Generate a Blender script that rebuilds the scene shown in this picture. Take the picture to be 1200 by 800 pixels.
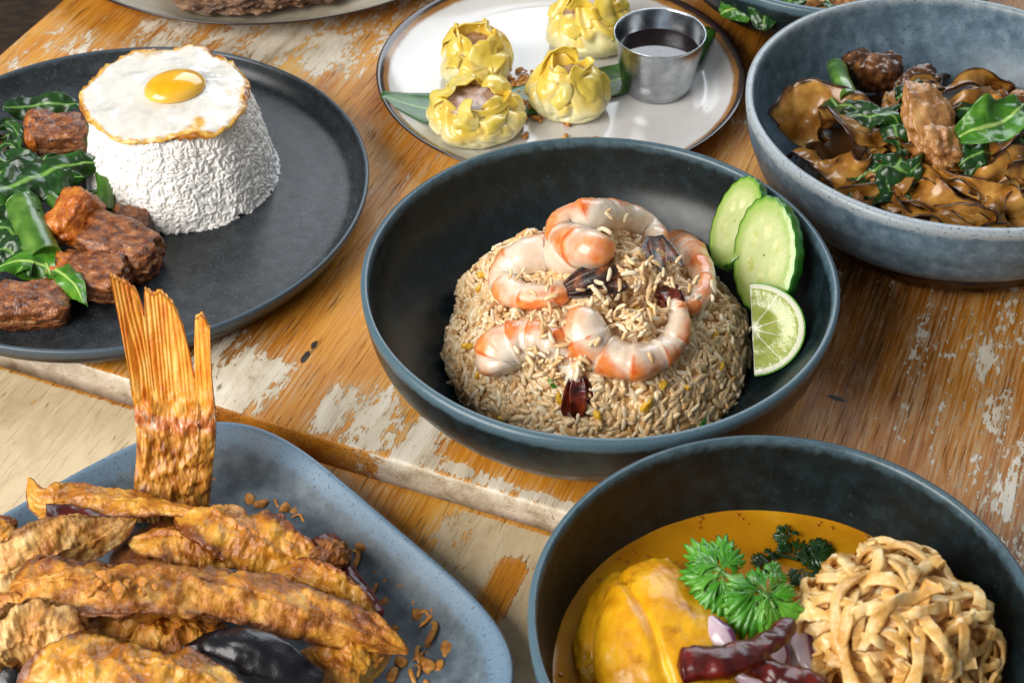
import bpy, bmesh, math, random
import numpy as np
from mathutils import Vector, Matrix, Euler
for o in list(bpy.data.objects): bpy.data.objects.remove(o)
random.seed(7); RNG = np.random.default_rng(7)
SC = bpy.context.scene; COL = SC.collection

# ------------------------------------------------------------------ camera
F = 1960.0; PITCH = math.radians(42); CAMH = 0.608      # focal length in px of a 1200 px wide frame
cam = bpy.data.cameras.new('camera'); camo = bpy.data.objects.new('camera', cam); COL.objects.link(camo)
camo.location = (0, 0, CAMH); camo.rotation_euler = (math.pi/2 - PITCH, 0, 0)
cam.sensor_width = 36; cam.lens = 36*F/1200; cam.clip_start = .02; cam.clip_end = 20
cam.dof.use_dof = True; cam.dof.focus_distance = .86; cam.dof.aperture_fstop = 18
SC.camera = camo
SC.cycles.max_bounces = 12; SC.cycles.diffuse_bounces = 8

# ------------------------------------------------------------------ light: a room with a window behind and one to the left
SC.view_settings.view_transform = 'Standard'; SC.view_settings.look = 'None'
SC.view_settings.exposure = 0.12; SC.view_settings.gamma = 1
w = bpy.data.worlds.new('World'); SC.world = w; w.use_nodes = True
bg = w.node_tree.nodes['Background']; bg.inputs[0].default_value = (.93, .95, 1, 1); bg.inputs[1].default_value = .19
def area(name, loc, target, sx, sy, power, col):
    l = bpy.data.lights.new(name, 'AREA'); l.shape = 'RECTANGLE'; l.size = sx; l.size_y = sy; l.energy = power; l.color = col
    o = bpy.data.objects.new(name, l); COL.objects.link(o); o.location = loc
    o.rotation_euler = (Vector(target) - Vector(loc)).to_track_quat('-Z', 'Y').to_euler(); return o
area('window_light_back', (.58, 2.6, 1.45), (.1, .75, 0), 2.2, 1.3, 38, (.86, .93, 1))
area('window_light_side', (-1.22, -.22, 1.02), (0, .7, 0), 1.4, 1.2, 47, (1, .965, .91))

# ------------------------------------------------------------------ pixel -> place (a pixel gives the direction, the surface touched gives the distance)
def ray(px, py):
    r = (px-600)/F; d = (py-400)/F
    return np.array([r, math.cos(PITCH)-d*math.sin(PITCH), -math.sin(PITCH)-d*math.cos(PITCH)])
def at(px, py, z=0.):
    v = ray(px, py); t = (z-CAMH)/v[2]; return np.array([v[0]*t, v[1]*t, z])
def hit(px, py, hf, lift=0.):
    v = ray(px, py); t = (.15-CAMH)/v[2]+np.arange(0, .42, .0008); P = np.array([0, 0, CAMH])+np.outer(t, v)
    k = np.nonzero(P[:, 2] <= hf(P[:, 0], P[:, 1])+lift)[0]; return P[k[0] if len(k) else -1]

# ------------------------------------------------------------------ noise (vectorised value noise)
def _h(i, j, k, s):
    n = (i*374761393 + j*668265263 + k*2147483647 + s*1274126177) & 0xffffffff
    n = ((n ^ (n >> 13))*1103515245) & 0xffffffff
    n = ((n ^ (n >> 15))*2246822519) & 0xffffffff
    return ((n ^ (n >> 16)) & 0xffff)/32767.5 - 1
def vn(P, s=0):
    P = np.asarray(P, float); I = np.floor(P).astype(np.int64); f = P-I; u = f*f*f*(f*(f*6-15)+10)
    r = 0
    for a in (0, 1):
        for b in (0, 1):
            for c in (0, 1):
                wt = (u[:, 0] if a else 1-u[:, 0])*(u[:, 1] if b else 1-u[:, 1])*(u[:, 2] if c else 1-u[:, 2])
                r = r + wt*_h(I[:, 0]+a, I[:, 1]+b, I[:, 2]+c, s)
    return r
def fbm(P, sc, o=3, s=0):
    P = np.asarray(P, float)*sc; r = 0; a = 1; t = 0
    for i in range(o): r = r + a*vn(P*(2.03**i)+i*7.3, s+i); t += a; a *= .5
    return r/t
def sstep(a, b, x): t = np.clip((x-a)/(b-a), 0, 1); return t*t*(3-2*t)

# ------------------------------------------------------------------ objects
def tag(o, label=None, cat=None, group=None, kind=None):
    if label: o['label'] = label
    if cat: o['category'] = cat
    if group: o['group'] = group
    if kind: o['kind'] = kind
    return o
def thing(name, label, cat, loc, group=None, rz=0.):
    o = bpy.data.objects.new(name, None); COL.objects.link(o); o.location = tuple(loc); o.empty_display_size = .01
    o.rotation_euler = (0, 0, rz); return tag(o, label, cat, group)
def mesh(name, V, Fc, attrs=None, smooth=True):
    me = bpy.data.meshes.new(name); V = np.asarray(V, np.float32)
    if isinstance(Fc, np.ndarray):
        n, k = Fc.shape; me.vertices.add(len(V)); me.vertices.foreach_set('co', V.ravel())
        me.loops.add(n*k); me.loops.foreach_set('vertex_index', Fc.astype(np.int32).ravel())
        me.polygons.add(n); me.polygons.foreach_set('loop_start', np.arange(0, n*k, k, dtype=np.int32))
    else: me.from_pydata(V.tolist(), [], [list(map(int, f)) for f in Fc])
    for k, v in (attrs or {}).items():
        a = me.attributes.new(k, 'FLOAT', 'POINT'); a.data.foreach_set('value', np.broadcast_to(np.asarray(v, np.float32), (len(V),)).copy())
    me.update(calc_edges=True); me.validate()
    if smooth: me.polygons.foreach_set('use_smooth', np.ones(len(me.polygons), bool))
    return me
def mk(name, V, Fc, mat, parent=None, attrs=None, smooth=True, solid=0, label=None, cat=None, group=None, kind=None, local=False):
    V = np.asarray(V, float)
    if parent is None: loc = np.array([V[:, 0].mean(), V[:, 1].mean(), V[:, 2].min()])
    else: loc = np.zeros(3) if local else np.array(parent['_w'] if '_w' in parent else parent.location)
    o = bpy.data.objects.new(name, mesh(name, V-loc, Fc, attrs, smooth)); COL.objects.link(o)
    if mat: o.data.materials.append(mat)
    if parent is None: o.location = loc
    else: o.parent = parent
    if solid:
        m = o.modifiers.new('thickness', 'SOLIDIFY'); m.thickness = solid; m.offset = 0
    return tag(o, label, cat, group, kind)
def grid(n, m, closed=False):
    i, j = np.meshgrid(np.arange(n-1), np.arange(m if closed else m-1), indexing='ij'); j2 = (j+1) % m
    return np.stack([i*m+j, i*m+j2, (i+1)*m+j2, (i+1)*m+j], -1).reshape(-1, 4)
def catmull(P, n):
    P = np.asarray(P, float); Q = np.vstack([2*P[0]-P[1], P, 2*P[-1]-P[-2]])
    L = np.r_[0, np.cumsum(np.linalg.norm(np.diff(P[:, :3], axis=0), axis=1)+1e-9)]; s = np.linspace(0, L[-1], n)
    i = np.clip(np.searchsorted(L, s, side='right')-1, 0, len(P)-2); t = ((s-L[i])/(L[i+1]-L[i]))[:, None]
    a, b, c, d = Q[i], Q[i+1], Q[i+2], Q[i+3]
    return .5*(2*b+(c-a)*t+(2*a-5*b+4*c-d)*t**2+(3*b-a-3*c+d)*t**3)
def unit(a): return a/np.maximum(np.linalg.norm(a, axis=-1, keepdims=True), 1e-9)
def frames(P, up):
    T = unit(np.gradient(P, axis=0)); up = np.broadcast_to(np.asarray(up, float), P.shape)
    N = unit(up-(up*T).sum(1, keepdims=True)*T); return T, N, np.cross(T, N)
def tube(P, rx, ry, m=20, up=(0, 0, 1), pw=2.0, cap=True):
    # rx along the side direction, ry along the normal; returns verts, quads, t, angle (0 = towards up)
    n = len(P); T, N, B = frames(P, up); a = np.linspace(0, 2*np.pi, m, endpoint=False)
    c, s = np.cos(a), np.sin(a); c = np.sign(c)*np.abs(c)**(2/pw); s = np.sign(s)*np.abs(s)**(2/pw)
    rx = np.broadcast_to(rx, (n,)); ry = np.broadcast_to(ry, (n,))
    V = P[:, None]+N[:, None]*(ry[:, None]*c)[..., None]+B[:, None]*(rx[:, None]*s)[..., None]
    V = V.reshape(-1, 3); Fc = grid(n, m, True)
    t = np.repeat(np.linspace(0, 1, n), m); ang = np.tile(a, n)
    return V, Fc, t, ang
def normals(V, Fc):
    nrm = np.zeros_like(V); a = V[Fc[:, 0]]; fn = np.cross(V[Fc[:, 1]]-a, V[Fc[:, 2]]-a)
    if Fc.shape[1] == 4: fn = fn+np.cross(V[Fc[:, 2]]-a, V[Fc[:, 3]]-a)
    for k in range(Fc.shape[1]): np.add.at(nrm, Fc[:, k], fn)
    return unit(nrm)
_ico = {}
def ico(k):
    if k not in _ico:
        bm = bmesh.new(); bmesh.ops.create_icosphere(bm, subdivisions=k, radius=1)
        _ico[k] = (np.array([v.co[:] for v in bm.verts]), np.array([[v.index for v in f.verts] for f in bm.faces])); bm.free()
    return _ico[k]
def rotm(e): return np.array(Euler(e).to_matrix())
def blob(c, size, e=(0, 0, 0), pw=2.6, amps=((.25, 1.3), (.08, 4)), k=4, seed=0):
    V, Fc = ico(k); U = V/((np.abs(V)**pw).sum(1)**(1/pw))[:, None]; n = unit(U); d = 0
    for i, (am, sc) in enumerate(amps): d = d+am*fbm(U+seed*3.1, sc, 3, seed+i*5)
    U = U+n*np.asarray(d)[:, None]
    return (U*np.asarray(size))@rotm(e).T+np.asarray(c), Fc
def lathe(prof, n=128, per=10, wob=0.0, seed=0):
    Q = catmull([(r, 0, z) for r, z in prof], (len(prof)-1)*per); r = np.maximum(Q[:, 0], 0); z = Q[:, 2]
    a = np.linspace(0, 2*np.pi, n, endpoint=False)
    wv = 1+wob*fbm(np.c_[np.cos(a), np.sin(a), 0*a], 1.5, 2, seed)
    V = np.stack([np.outer(r, np.cos(a)*wv), np.outer(r, np.sin(a)*wv), np.repeat(z[:, None], n, 1)], -1).reshape(-1, 3)
    return V, grid(len(r), n, True), np.repeat(np.linspace(0, 1, len(r)), n)

# ------------------------------------------------------------------ materials
def rgb(h):
    h = h.lstrip('#'); c = [int(h[i:i+2], 16)/255 for i in (0, 2, 4)]
    return tuple(x/12.92 if x <= .04045 else ((x+.055)/1.055)**2.4 for x in c)+(1,)
class NB:
    def __init__(s, name):
        s.m = bpy.data.materials.new(name); s.m.use_nodes = True; s.t = s.m.node_tree; s.t.nodes.clear()
        s.out = s.t.nodes.new('ShaderNodeOutputMaterial'); s.tc = s.t.nodes.new('ShaderNodeTexCoord')
    def n(s, ty, ins=None, **kw):
        x = s.t.nodes.new('ShaderNode'+ty)
        for k, v in kw.items(): setattr(x, k, v)
        for k, v in (ins or {}).items():
            if v is None: continue
            if isinstance(v, bpy.types.NodeSocket): s.t.links.new(v, x.inputs[k])
            else: x.inputs[k].default_value = v
        return x
    def math(s, op, a, b=0., c=None): 
        d = {0: a, 1: b}
        if c is not None: d[2] = c
        return s.n('Math', d, operation=op).outputs[0]
    def noise(s, scale, detail=4, stretch=(1, 1, 1), rough=.55, dist=0., off=0.):
        mp = s.n('Mapping', {'Vector': s.tc.outputs['Object'], 'Scale': stretch, 'Location': (off, off*.7, off*.3)})
        return s.n('TexNoise', {'Vector': mp.outputs[0], 'Scale': scale, 'Detail': detail, 'Roughness': rough, 'Distortion': dist}).outputs[0]
    def ramp(s, fac, stops):
        r = s.n('ValToRGB', {0: fac}); e = r.color_ramp.elements
        while len(e) < len(stops): e.new(.5)
        for x, (p, c) in zip(e, stops): x.position = p; x.color = rgb(c) if isinstance(c, str) else c
        return r.outputs[0]
    def mix(s, f, a, b, bt='MIX'):
        x = s.n('Mix', None, data_type='RGBA', blend_type=bt)
        for k, v in ((0, f), (6, a), (7, b)):
            if isinstance(v, bpy.types.NodeSocket): s.t.links.new(v, x.inputs[k])
            else: x.inputs[k].default_value = v
        return x.outputs[2]
    def attr(s, nm): return s.n('Attribute', None, attribute_name=nm).outputs['Fac']
    def smooth(s, v, a, b):
        return s.n('MapRange', {0: v, 1: a, 2: b, 3: 0., 4: 1.}, interpolation_type='SMOOTHSTEP').outputs[0]
def pmat(name, ramp, scale=80, detail=5, rough=.5, rvar=0., bump=0., bscale=300, bdist=.001, sss=0., srad=(1, .5, .25), sscale=.004,
         coat=0., crough=.1, spec=.5, stretch=(1, 1, 1), dist=0., metal=0., mixes=(), orand=0., speck=None, trans=0., bstretch=(1, 1, 1), specn=0.):
    b = NB(name); f = b.noise(scale, detail, stretch, dist=dist)
    col = b.ramp(f, ramp)
    for (an, c, lo, hi, na, ns) in mixes:
        v = b.attr(an)
        if na: v = b.math('ADD', v, b.math('MULTIPLY', b.math('SUBTRACT', b.noise(ns, 4, off=3.3), .5), na))
        cc = b.ramp(b.noise(scale*2.3, 4, stretch, off=1.7), c) if isinstance(c, (list, tuple)) and not isinstance(c[0], float) else rgb(c)
        col = b.mix(b.smooth(v, lo, hi), col, cc)
    if speck:   # (scale, lo, hi, colour)
        col = b.mix(b.smooth(b.noise(speck[0], 2, off=9.1), speck[1], speck[2]), col, rgb(speck[3]))
    if orand:
        oi = b.n('ObjectInfo'); k = b.math('MULTIPLY_ADD', oi.outputs['Random'], 2*orand, 1-orand)
        col = b.mix(1., col, b.n('CombineColor', {0: k, 1: k, 2: k}).outputs[0], 'MULTIPLY')
    r = rough
    if rvar: r = b.math('MULTIPLY_ADD', b.noise(scale*1.7, 3, off=5.), 2*rvar, rough-rvar)
    p = b.n('BsdfPrincipled', {'Base Color': col, 'Roughness': r, 'Metallic': metal, 'Specular IOR Level': spec, 'Coat Weight': coat, 'Coat Roughness': crough,
        'Subsurface Weight': sss, 'Subsurface Radius': srad, 'Subsurface Scale': sscale, 'Transmission Weight': trans})
    if bump:
        bp = b.n('Bump', {'Strength': bump, 'Distance': bdist, 'Height': b.noise(bscale, 4, bstretch, off=2.)})
        b.t.links.new(bp.outputs[0], p.inputs['Normal'])
        if coat: b.t.links.new(bp.outputs[0], p.inputs['Coat Normal'])
    b.t.links.new(p.outputs[0], b.out.inputs[0]); return b.m
M = {}
# ================================================================== the setting: floor, two old table tops
GA = math.radians(21.6); GD = np.array([math.sin(GA), math.cos(GA)]); AD = np.array([math.cos(GA), -math.sin(GA)])
M['floor'] = pmat('floor_boards', [(.3, '#1c130c'), (.5, '#3a2818'), (.7, '#594026')], 9, 5, .5, stretch=(3, 14, 1), bump=.2, bscale=60)
fl = []
for i in range(14):
    x0 = -1.9+i*.2
    V = np.array([(x0, .2, -.75), (x0+.194, .2, -.75), (x0+.194, 5, -.75), (x0, 5, -.75), (x0, .2, -.77), (x0+.194, .2, -.77), (x0+.194, 5, -.77), (x0, 5, -.77)])
    fl.append((V, [(0, 1, 2, 3), (0, 4, 5, 1), (1, 5, 6, 2), (2, 6, 7, 3), (3, 7, 4, 0)]))
fr = mk('floor', [(-3, -1, -.772), (3, -1, -.772), (3, 6, -.772), (-3, 6, -.772)], [(0, 1, 2, 3)], M['floor'], kind='structure')
for V, f in fl: mk('plank', V-np.array(fr.location), f, M['floor'], fr, smooth=False, local=True)

def wood_mat():
    b = NB('worn_painted_wood'); st = (1, .055, 1)
    g1 = b.noise(85, 6, st, .6, 0.35); g2 = b.noise(620, 5, (1, .04, 1), .6, 0.1, 2.); big = b.noise(9, 4, (1, .5, 1), off=4.)
    wf = b.math('ADD', b.math('MULTIPLY', g1, .27), b.math('ADD', b.math('MULTIPLY', g2, .29), b.math('MULTIPLY', big, .52)))
    tone = b.attr('tone'); wf = b.math('ADD', wf, tone)
    wood = b.ramp(wf, [(.35, '#6e400f'), (.45, '#ad6816'), (.54, '#d08a28'), (.63, '#e0a544'), (.8, '#ecc27a')])
    pits = b.smooth(b.noise(560, 4, (1, .05, 1), .55, 0, 6.), .60, .68)
    wood = b.mix(b.math('MULTIPLY', pits, .6), wood, rgb('#3a200b'))
    p1 = b.noise(150, 5, (1, .09, 1), .65, .2, 7.); p2 = b.noise(60, 6, (1, .45, 1), .65, .5, 11.); p3 = b.noise(500, 3, (1, .3, 1), .6, 0, 3.)
    pv = b.math('ADD', b.attr('paint'), b.math('ADD', b.math('MULTIPLY', b.math('SUBTRACT', p1, .5), .42), b.math('ADD', b.math('MULTIPLY', b.math('SUBTRACT', p2, .5), .75), b.math('MULTIPLY', b.math('SUBTRACT', p3, .5), .5))))
    pf = b.smooth(pv, .49, .53)
    paint = b.ramp(b.math('ADD', b.math('MULTIPLY', g1, .5), b.math('MULTIPLY', p2, .5)), [(.36, '#a8997f'), (.46, '#d0c2a9'), (.56, '#e2d7c3'), (.66, '#ede7db')])
    paint = b.mix(b.math('MULTIPLY', b.attr('cream'), .9), paint, b.ramp(p2, [(.35, '#bfa680'), (.6, '#d3bd97')]))
    cr = b.smooth(b.noise(260, 4, (1, .16, 1), .6, .6, 13.), .655, .70)
    paint = b.mix(b.math('MULTIPLY', cr, .75), paint, rgb('#5b4630'))
    haze_ = b.math('MULTIPLY', b.smooth(pv, .2, .5), b.math('MULTIPLY', b.smooth(g2, .42, .6), .55))
    wood = b.mix(haze_, wood, rgb('#cbb692'))
    col = b.mix(pf, wood, paint)
    col = b.mix(b.smooth(b.attr('dark'), .5, .6), col, rgb('#2a1a0c'))
    ht = b.math('ADD', b.math('MULTIPLY', g2, .5), b.math('ADD', b.math('MULTIPLY', pf, .6), b.math('MULTIPLY', pits, -.5)))
    bp = b.n('Bump', {'Strength': .7, 'Distance': .0008, 'Height': ht})
    ro = b.math('MULTIPLY_ADD', g1, .3, .36)
    p = b.n('BsdfPrincipled', {'Base Color': col, 'Roughness': ro, 'Specular IOR Level': .4, 'Normal': bp.outputs[0]})
    b.t.links.new(p.outputs[0], b.out.inputs[0]); return b.m
M['wood'] = wood_mat()
def to_uv(p): p = np.asarray(p)[..., :2]; return np.stack([p@AD, p@GD], -1)    # table frame: u along the front edge, v along the grain
# wear of the paint: (px, py, length across grain m, along grain m, strength, cream)
PATCH_A = [(285, 448, .026, .028, .62, 0), (250, 430, .022, .035, .55, 0), (392, 478, .011, .022, .6, 0), (432, 492, .013, .028, .62, 0), (466, 497, .004, .02, .55, 0), (500, 515, .013, .028, .6, 0),
  (480, 195, .045, .055, .36, 0), (440, 235, .03, .05, .34, 0), (540, 195, .03, .03, .4, 0), (85, 50, .03, .02, .5, 0), (60, 85, .05, .012, .45, 0), (25, 60, .02, .04, .38, 0), (200, 45, .03, .05, .55, 0), (330, 50, .07, .035, .6, 0), (420, 40, .05, .05, .5, 0), (470, 15, .03, .04, .5, 0),
  (1090, 420, .02, .09, .42, 0), (1130, 480, .02, .10, .44, 0), (1170, 430, .02, .08, .5, 0), (1050, 480, .018, .07, .36, 0), (1185, 560, .03, .10, .47, 0), (1000, 340, .03, .03, .38, 0), (960, 300, .02, .03, .45, 0), (1010, 420, .03, .05, .3, 0), (940, 470, .03, .05, .28, 0), (1160, 350, .03, .03, .4, 0), (1190, 640, .03, .08, .48, 0),
  (560, 560, .02, .008, .45, 0), (600, 575, .02, .006, .5, 0), (640, 588, .015, .006, .5, 0), (540, 550, .012, .006, .5, 0), (880, 120, .02, .06, .4, 0)]
PATCH_B = [(60, 500, .11, .10, .75, 1), (170, 500, .07, .07, .75, 1), (20, 560, .08, .05, .75, 1), (590, 645, .04, .035, .68, 1), (620, 720, .035, .06, .72, 1), (560, 690, .03, .05, .66, 1), (600, 790, .06, .06, .72, 1),
  (450, 575, .03, .012, .42, 0), (400, 545, .02, .006, .45, 0)]
DARKS = [(357, 418, .0022, .0075), (369, 403, .0014, .004), (372, 460, .001, .004), (357, 480, .0008, .006), (980, 467, .007, .0022), (338, 500, .0012, .002)]
def table(name, label, boards, vf, vb, z, patches, base, tones, seed, edge_paint):
    # boards: list of (u0, u1); vf(u) gives the front edge; the front edge is rounded over
    root = thing(name, label, 'table', (0, 0, 0), 'two old tables pushed together', -GA); root['_w'] = (0, 0, 0)
    for bi, (u0, u1) in enumerate(boards):
        nu = max(4, int((u1-u0)/.004)); us = np.linspace(u0+.00004, u1-.00004, nu)
        th = .028; rr = .0022
        rows = []   # (v offset from the front edge, z offset, kind)
        for k in range(6): rows.append((.0006, -th+(th-rr)*k/5, 1))
        for k in range(1, 6): a = math.pi/2*k/5; rows.append((.0006+rr*(1-math.cos(a)), -rr+rr*math.sin(a), 1 if k < 3 else 0))
        vs = np.r_[np.array([r[0] for r in rows]), np.arange(.006, vb-vf(0), .004)]
        zs = np.r_[np.array([r[1] for r in rows]), np.zeros(len(vs)-len(rows))]
        fr_ = np.r_[np.array([r[2] for r in rows]), np.zeros(len(vs)-len(rows))]
        U = np.repeat(us[None], len(vs), 0); Vv = vf(U)+vs[:, None]; Z = np.repeat(zs[:, None], nu, 1)
        # eased long edges so that the joint reads as a groove
        e = np.minimum(U-u0, u1-U); Z = Z-.00012*np.exp(-e/.0005)
        P = np.stack([U, Vv, Z+z], -1).reshape(-1, 3); q = P[:, :2]
        paint = base+.16*fbm(np.c_[q*(1, .35), q[:, 0]*0+bi*3.7], 26, 3, seed)
        cream = np.zeros(len(q)); dark = np.zeros(len(q))
        for (px, py, la, lg, s, c) in patches:
            cc = to_uv(at(px, py, z)); d = ((q[:, 0]-cc[0])/la)**4+((q[:, 1]-cc[1])/lg)**4
            wgt = np.exp(-d*.7); paint = np.maximum(paint, s*wgt+base*(1-wgt)); 
            if c: cream = np.maximum(cream, wgt)
        for (px, py, la, lg) in DARKS:
            cc = to_uv(at(px, py, z)); dark = np.maximum(dark, np.exp(-((q[:, 0]-cc[0])/la)**2-((q[:, 1]-cc[1])/lg)**2))
        fr2 = np.repeat(fr_, nu); paint = np.where(fr2 > .5, edge_paint(q[:, 0]), paint)
        lip = np.exp(-(((np.repeat(vs, nu)-.006)/.005)**2))*(fr2 < .5); paint = paint+lip*.32*(edge_paint(q[:, 0])-.3)
        mk('board', P, grid(len(vs), nu)[:, ::-1], M['wood'], root, {'paint': paint, 'cream': cream, 'tone': tones[bi % len(tones)], 'dark': dark}, local=True)
    return root
a0, a1 = to_uv(at(330, 500)), to_uv(at(663, 602)); sA = (a1[1]-a0[1])/(a1[0]-a0[0]); vfA = lambda u: a0[1]+sA*(u-a0[0])
eL = to_uv(at(0, 65))[0]*.5+to_uv(at(75, 0))[0]*.5
ZB = -.0075
b0, b1 = to_uv(at(155, 466, ZB)), to_uv(at(650, 614, ZB)); sB = (b1[1]-b0[1])/(b1[0]-b0[0]); vfB = lambda u: b0[1]+sB*(u-b0[0])
wid = [.105, .098, .11, .09, .102, .096, .108, .1, .1]; us = [eL]
for x in wid: us.append(us[-1]+x)
uA0 = us[:]
table('wooden_table', 'worn orange wooden table with flaking white paint under the five rear dishes', list(zip(us[:-1], us[1:])), vfA, 1.35, 0., PATCH_A, .22,
      [.01, .02, .0, .02, -.03, -.085, -.10, -.09], 3, lambda u: .22+.50*sstep(a0[0]+.02, a0[0]+.08, u)+.62*sstep(a0[0]-.06, a0[0]-.09, u))
us = [eL-.05+x for x in np.cumsum([0]+wid)]
# the second table: its far edge faces the first, so it is built mirrored (v runs towards the camera)
def table_b():
    root = thing('wooden_table', 'wooden table with smooth cream paint under the blue platter and the curry bowl', 'table', (0, 0, 0), 'two old tables pushed together', -GA); root['_w'] = (0, 0, 0)
    for bi, (u0, u1) in enumerate(zip(us[:-1], us[1:])):
        nu = int((u1-u0)/.004); uu = np.linspace(u0+.00004, u1-.00004, nu)
        rows = [(.0, -.026), (.0, -.012), (.0, -.0022), (.0007, -.0006), (.0018, 0)]; vs = np.r_[[r[0] for r in rows], np.arange(.005, .40, .004)]; zs = np.r_[[r[1] for r in rows], np.zeros(len(vs)-5)]
        U = np.repeat(uu[None], len(vs), 0); Vv = vfB(U)-.0042-vs[:, None]; Z = np.repeat(zs[:, None], nu, 1); e = np.minimum(U-u0, u1-U); Z = Z-.0001*np.exp(-e/.0005)
        P = np.stack([U, Vv, Z+ZB], -1).reshape(-1, 3); q = P[:, :2]
        paint = .12+.12*fbm(np.c_[q*(1, .35), q[:, 0]*0+bi], 26, 3, 31); cream = np.zeros(len(q)); dark = np.zeros(len(q))
        for (px, py, la, lg, s, c) in PATCH_B:
            cc = to_uv(at(px, py, ZB)); wgt = np.exp(-.7*(((q[:, 0]-cc[0])/la)**4+((q[:, 1]-cc[1])/lg)**4)); paint = np.maximum(paint, s*wgt+.12*(1-wgt))
            if c: cream = np.maximum(cream, wgt)
        cc = to_uv(at(585, 692, ZB)); wgt = np.exp(-(((q[:, 0]-cc[0])/.0075)**6+((q[:, 1]-cc[1])/.021)**6)); paint = paint*(1-wgt)+.05*wgt
        ed = np.repeat(vs, nu); paint = np.where(ed < .004, .2, paint)
        mk('board', P, grid(len(vs), nu), M['wood'], root, {'paint': paint, 'cream': cream, 'tone': [.02, .0, .03, .01][bi % 4], 'dark': dark}, local=True)
table_b()

# ================================================================== the dishes
def stoneware(name, c, rim, rough, sp, rimlo=.5, coat=.0):
    return pmat(name, c, 120, 6, rough, .08, .12, 900, .0003, spec=.5, coat=coat, crough=.25, mixes=[('rim', rim, .3, .75, .5, 200), ('worn', sp[3], .75, 1.0, .5, 350)], speck=sp)
M['slate'] = stoneware('dark_slate_stoneware', [(.3, '#0d1518'), (.5, '#142023'), (.7, '#1d2d33')], '#4f6874', .30, (700, .64, .74, '#2c4044'))
M['coal'] = stoneware('charcoal_stoneware', [(.3, '#1a1e21'), (.5, '#262b2f'), (.7, '#34393c')], '#44535e', .36, (800, .6, .72, '#5b6063'))
M['bluegrey'] = stoneware('blue_grey_stoneware', [(.3, '#4c6272'), (.5, '#627a8b'), (.7, '#7c93a3')], '#a3adb3', .36, (650, .6, .7, '#4a5864'))
M['sky_platter'] = stoneware('mottled_blue_stoneware', [(.3, '#444f57'), (.5, '#58656e'), (.7, '#6c7a83')], '#6b8499', .36, (800, .6, .7, '#47525b'))
M['speckled'] = pmat('speckled_white_glaze', [(.3, '#d0ccc8'), (.7, '#dedbd8')], 20, 3, .18, 0, 0, coat=.3, speck=(330, .745, .765, '#6f6a66'),
    mixes=[('rim', [(.3, '#8a5a1e'), (.7, '#b07a30')], .25, .5, .25, 90), ('rim', '#2c1c18', .62, .8, .25, 90), ('out', '#c9c6d6', .4, .6, 0, 1)])
M['taupe_glaze'] = pmat('taupe_glaze', [(.3, '#a59a86'), (.7, '#b9ad98')], 40, 4, .25, 0, 0, coat=.3, speck=(330, .74, .765, '#6f6a66'),
    mixes=[('rim', '#2a1a16', .55, .8, .2, 90), ('out', '#b9bad0', .4, .6, 0, 1)])
def dish(name, label, cat, c, prof, mat, wob=.004, seed=0, rimband=(.92, 1.), zf=True, n=160):
    V, Fc, t = lathe(prof, n, 10, wob, seed); R = max(p[0] for p in prof); zt = max(p[1] for p in prof)
    r = np.hypot(V[:, 0], V[:, 1])/R; k = np.argmax([p[1] for p in prof]); tk = k/(len(prof)-1)
    k = np.argmax(V[:, 2].reshape(-1, n).mean(1)); row = np.repeat(np.arange(len(V)//n), n)
    rim = np.clip((r-rimband[0])/(rimband[1]-rimband[0]), 0, 1)*(sstep(zt-.012, zt-.001, V[:, 2]) if zf else 1.)
    out = (row < k-2).astype(float)
    ob = mk(name, V+np.array(c), Fc, mat, None, {'rim': rim, 'out': out, 'worn': np.zeros(len(V))}, label=label, cat=cat); return ob
def bowl_prof(R, h, base, th=.0035, floor=.007, belly=.8, inner=.62):
    return [(0, .002), (base*.8, .002), (base, 0), (base*1.06, .003), (R*belly, h*.30), (R*.955, h*.62), (R, h*.96), (R-.0006, h), (R-th*.7, h+.0006), (R-th, h-.001), (R*.955-th, h*.63), (R*belly-th, h*.34), (R*inner, floor+.004), (R*inner*.6, floor), (0, floor)]
BC = np.array([.0438, .6475, 0])
dish('bowl', 'dark slate bowl holding shrimp fried rice in the middle of the table', 'bowl', BC, bowl_prof(.1198, .07, .062), M['slate'], seed=1)
CC = np.array([.1103, .4254, ZB])
dish('bowl', 'dark slate bowl of yellow curry topped with a crispy noodle nest', 'bowl', CC, bowl_prof(.1041, .075-ZB, .05, belly=.84), M['slate'], seed=2)
NC = np.array([.2535, .8001, 0])
dish('bowl', 'blue-grey bowl heaped with brown wide noodles and greens', 'bowl', NC, bowl_prof(.1197, .07, .058, belly=.84, th=.0045), M['bluegrey'], wob=.012, seed=3)
GC = np.array([.222, 1.035, 0])
dish('bowl', 'dark bowl of greens partly hidden behind the blue-grey noodle bowl', 'bowl', GC, bowl_prof(.118, .058, .06), M['slate'], seed=4)
PC = np.array([-.2317, .7905, 0])
dish('plate', 'charcoal dinner plate with upright lip under the white rice', 'plate', PC,
     [(0, .003), (.10, .003), (.118, 0), (.126, .001), (.139, .006), (.1462, .015), (.1478, .0212), (.1470, .0222), (.1455, .0215), (.1435, .0150), (.1385, .0098), (.128, .0088), (.10, .0086), (0, .0086)], M['coal'], seed=5, rimband=(.975, .992))
SP = np.array([.0313, .9182, 0])
dish('plate', 'white speckled plate with brown rim under the dumplings', 'plate', SP,
     [(0, .003), (.07, .003), (.075, 0), (.08, .002), (.10, .007), (.113, .0135), (.1183, .0172), (.1187, .0182), (.1178, .0186), (.1155, .0172), (.108, .0125), (.096, .0085), (.08, .0072), (0, .007)], M['speckled'], seed=6, rimband=(.905, .985), zf=False)
TC = np.array([-.1778, 1.1417, 0])
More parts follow.
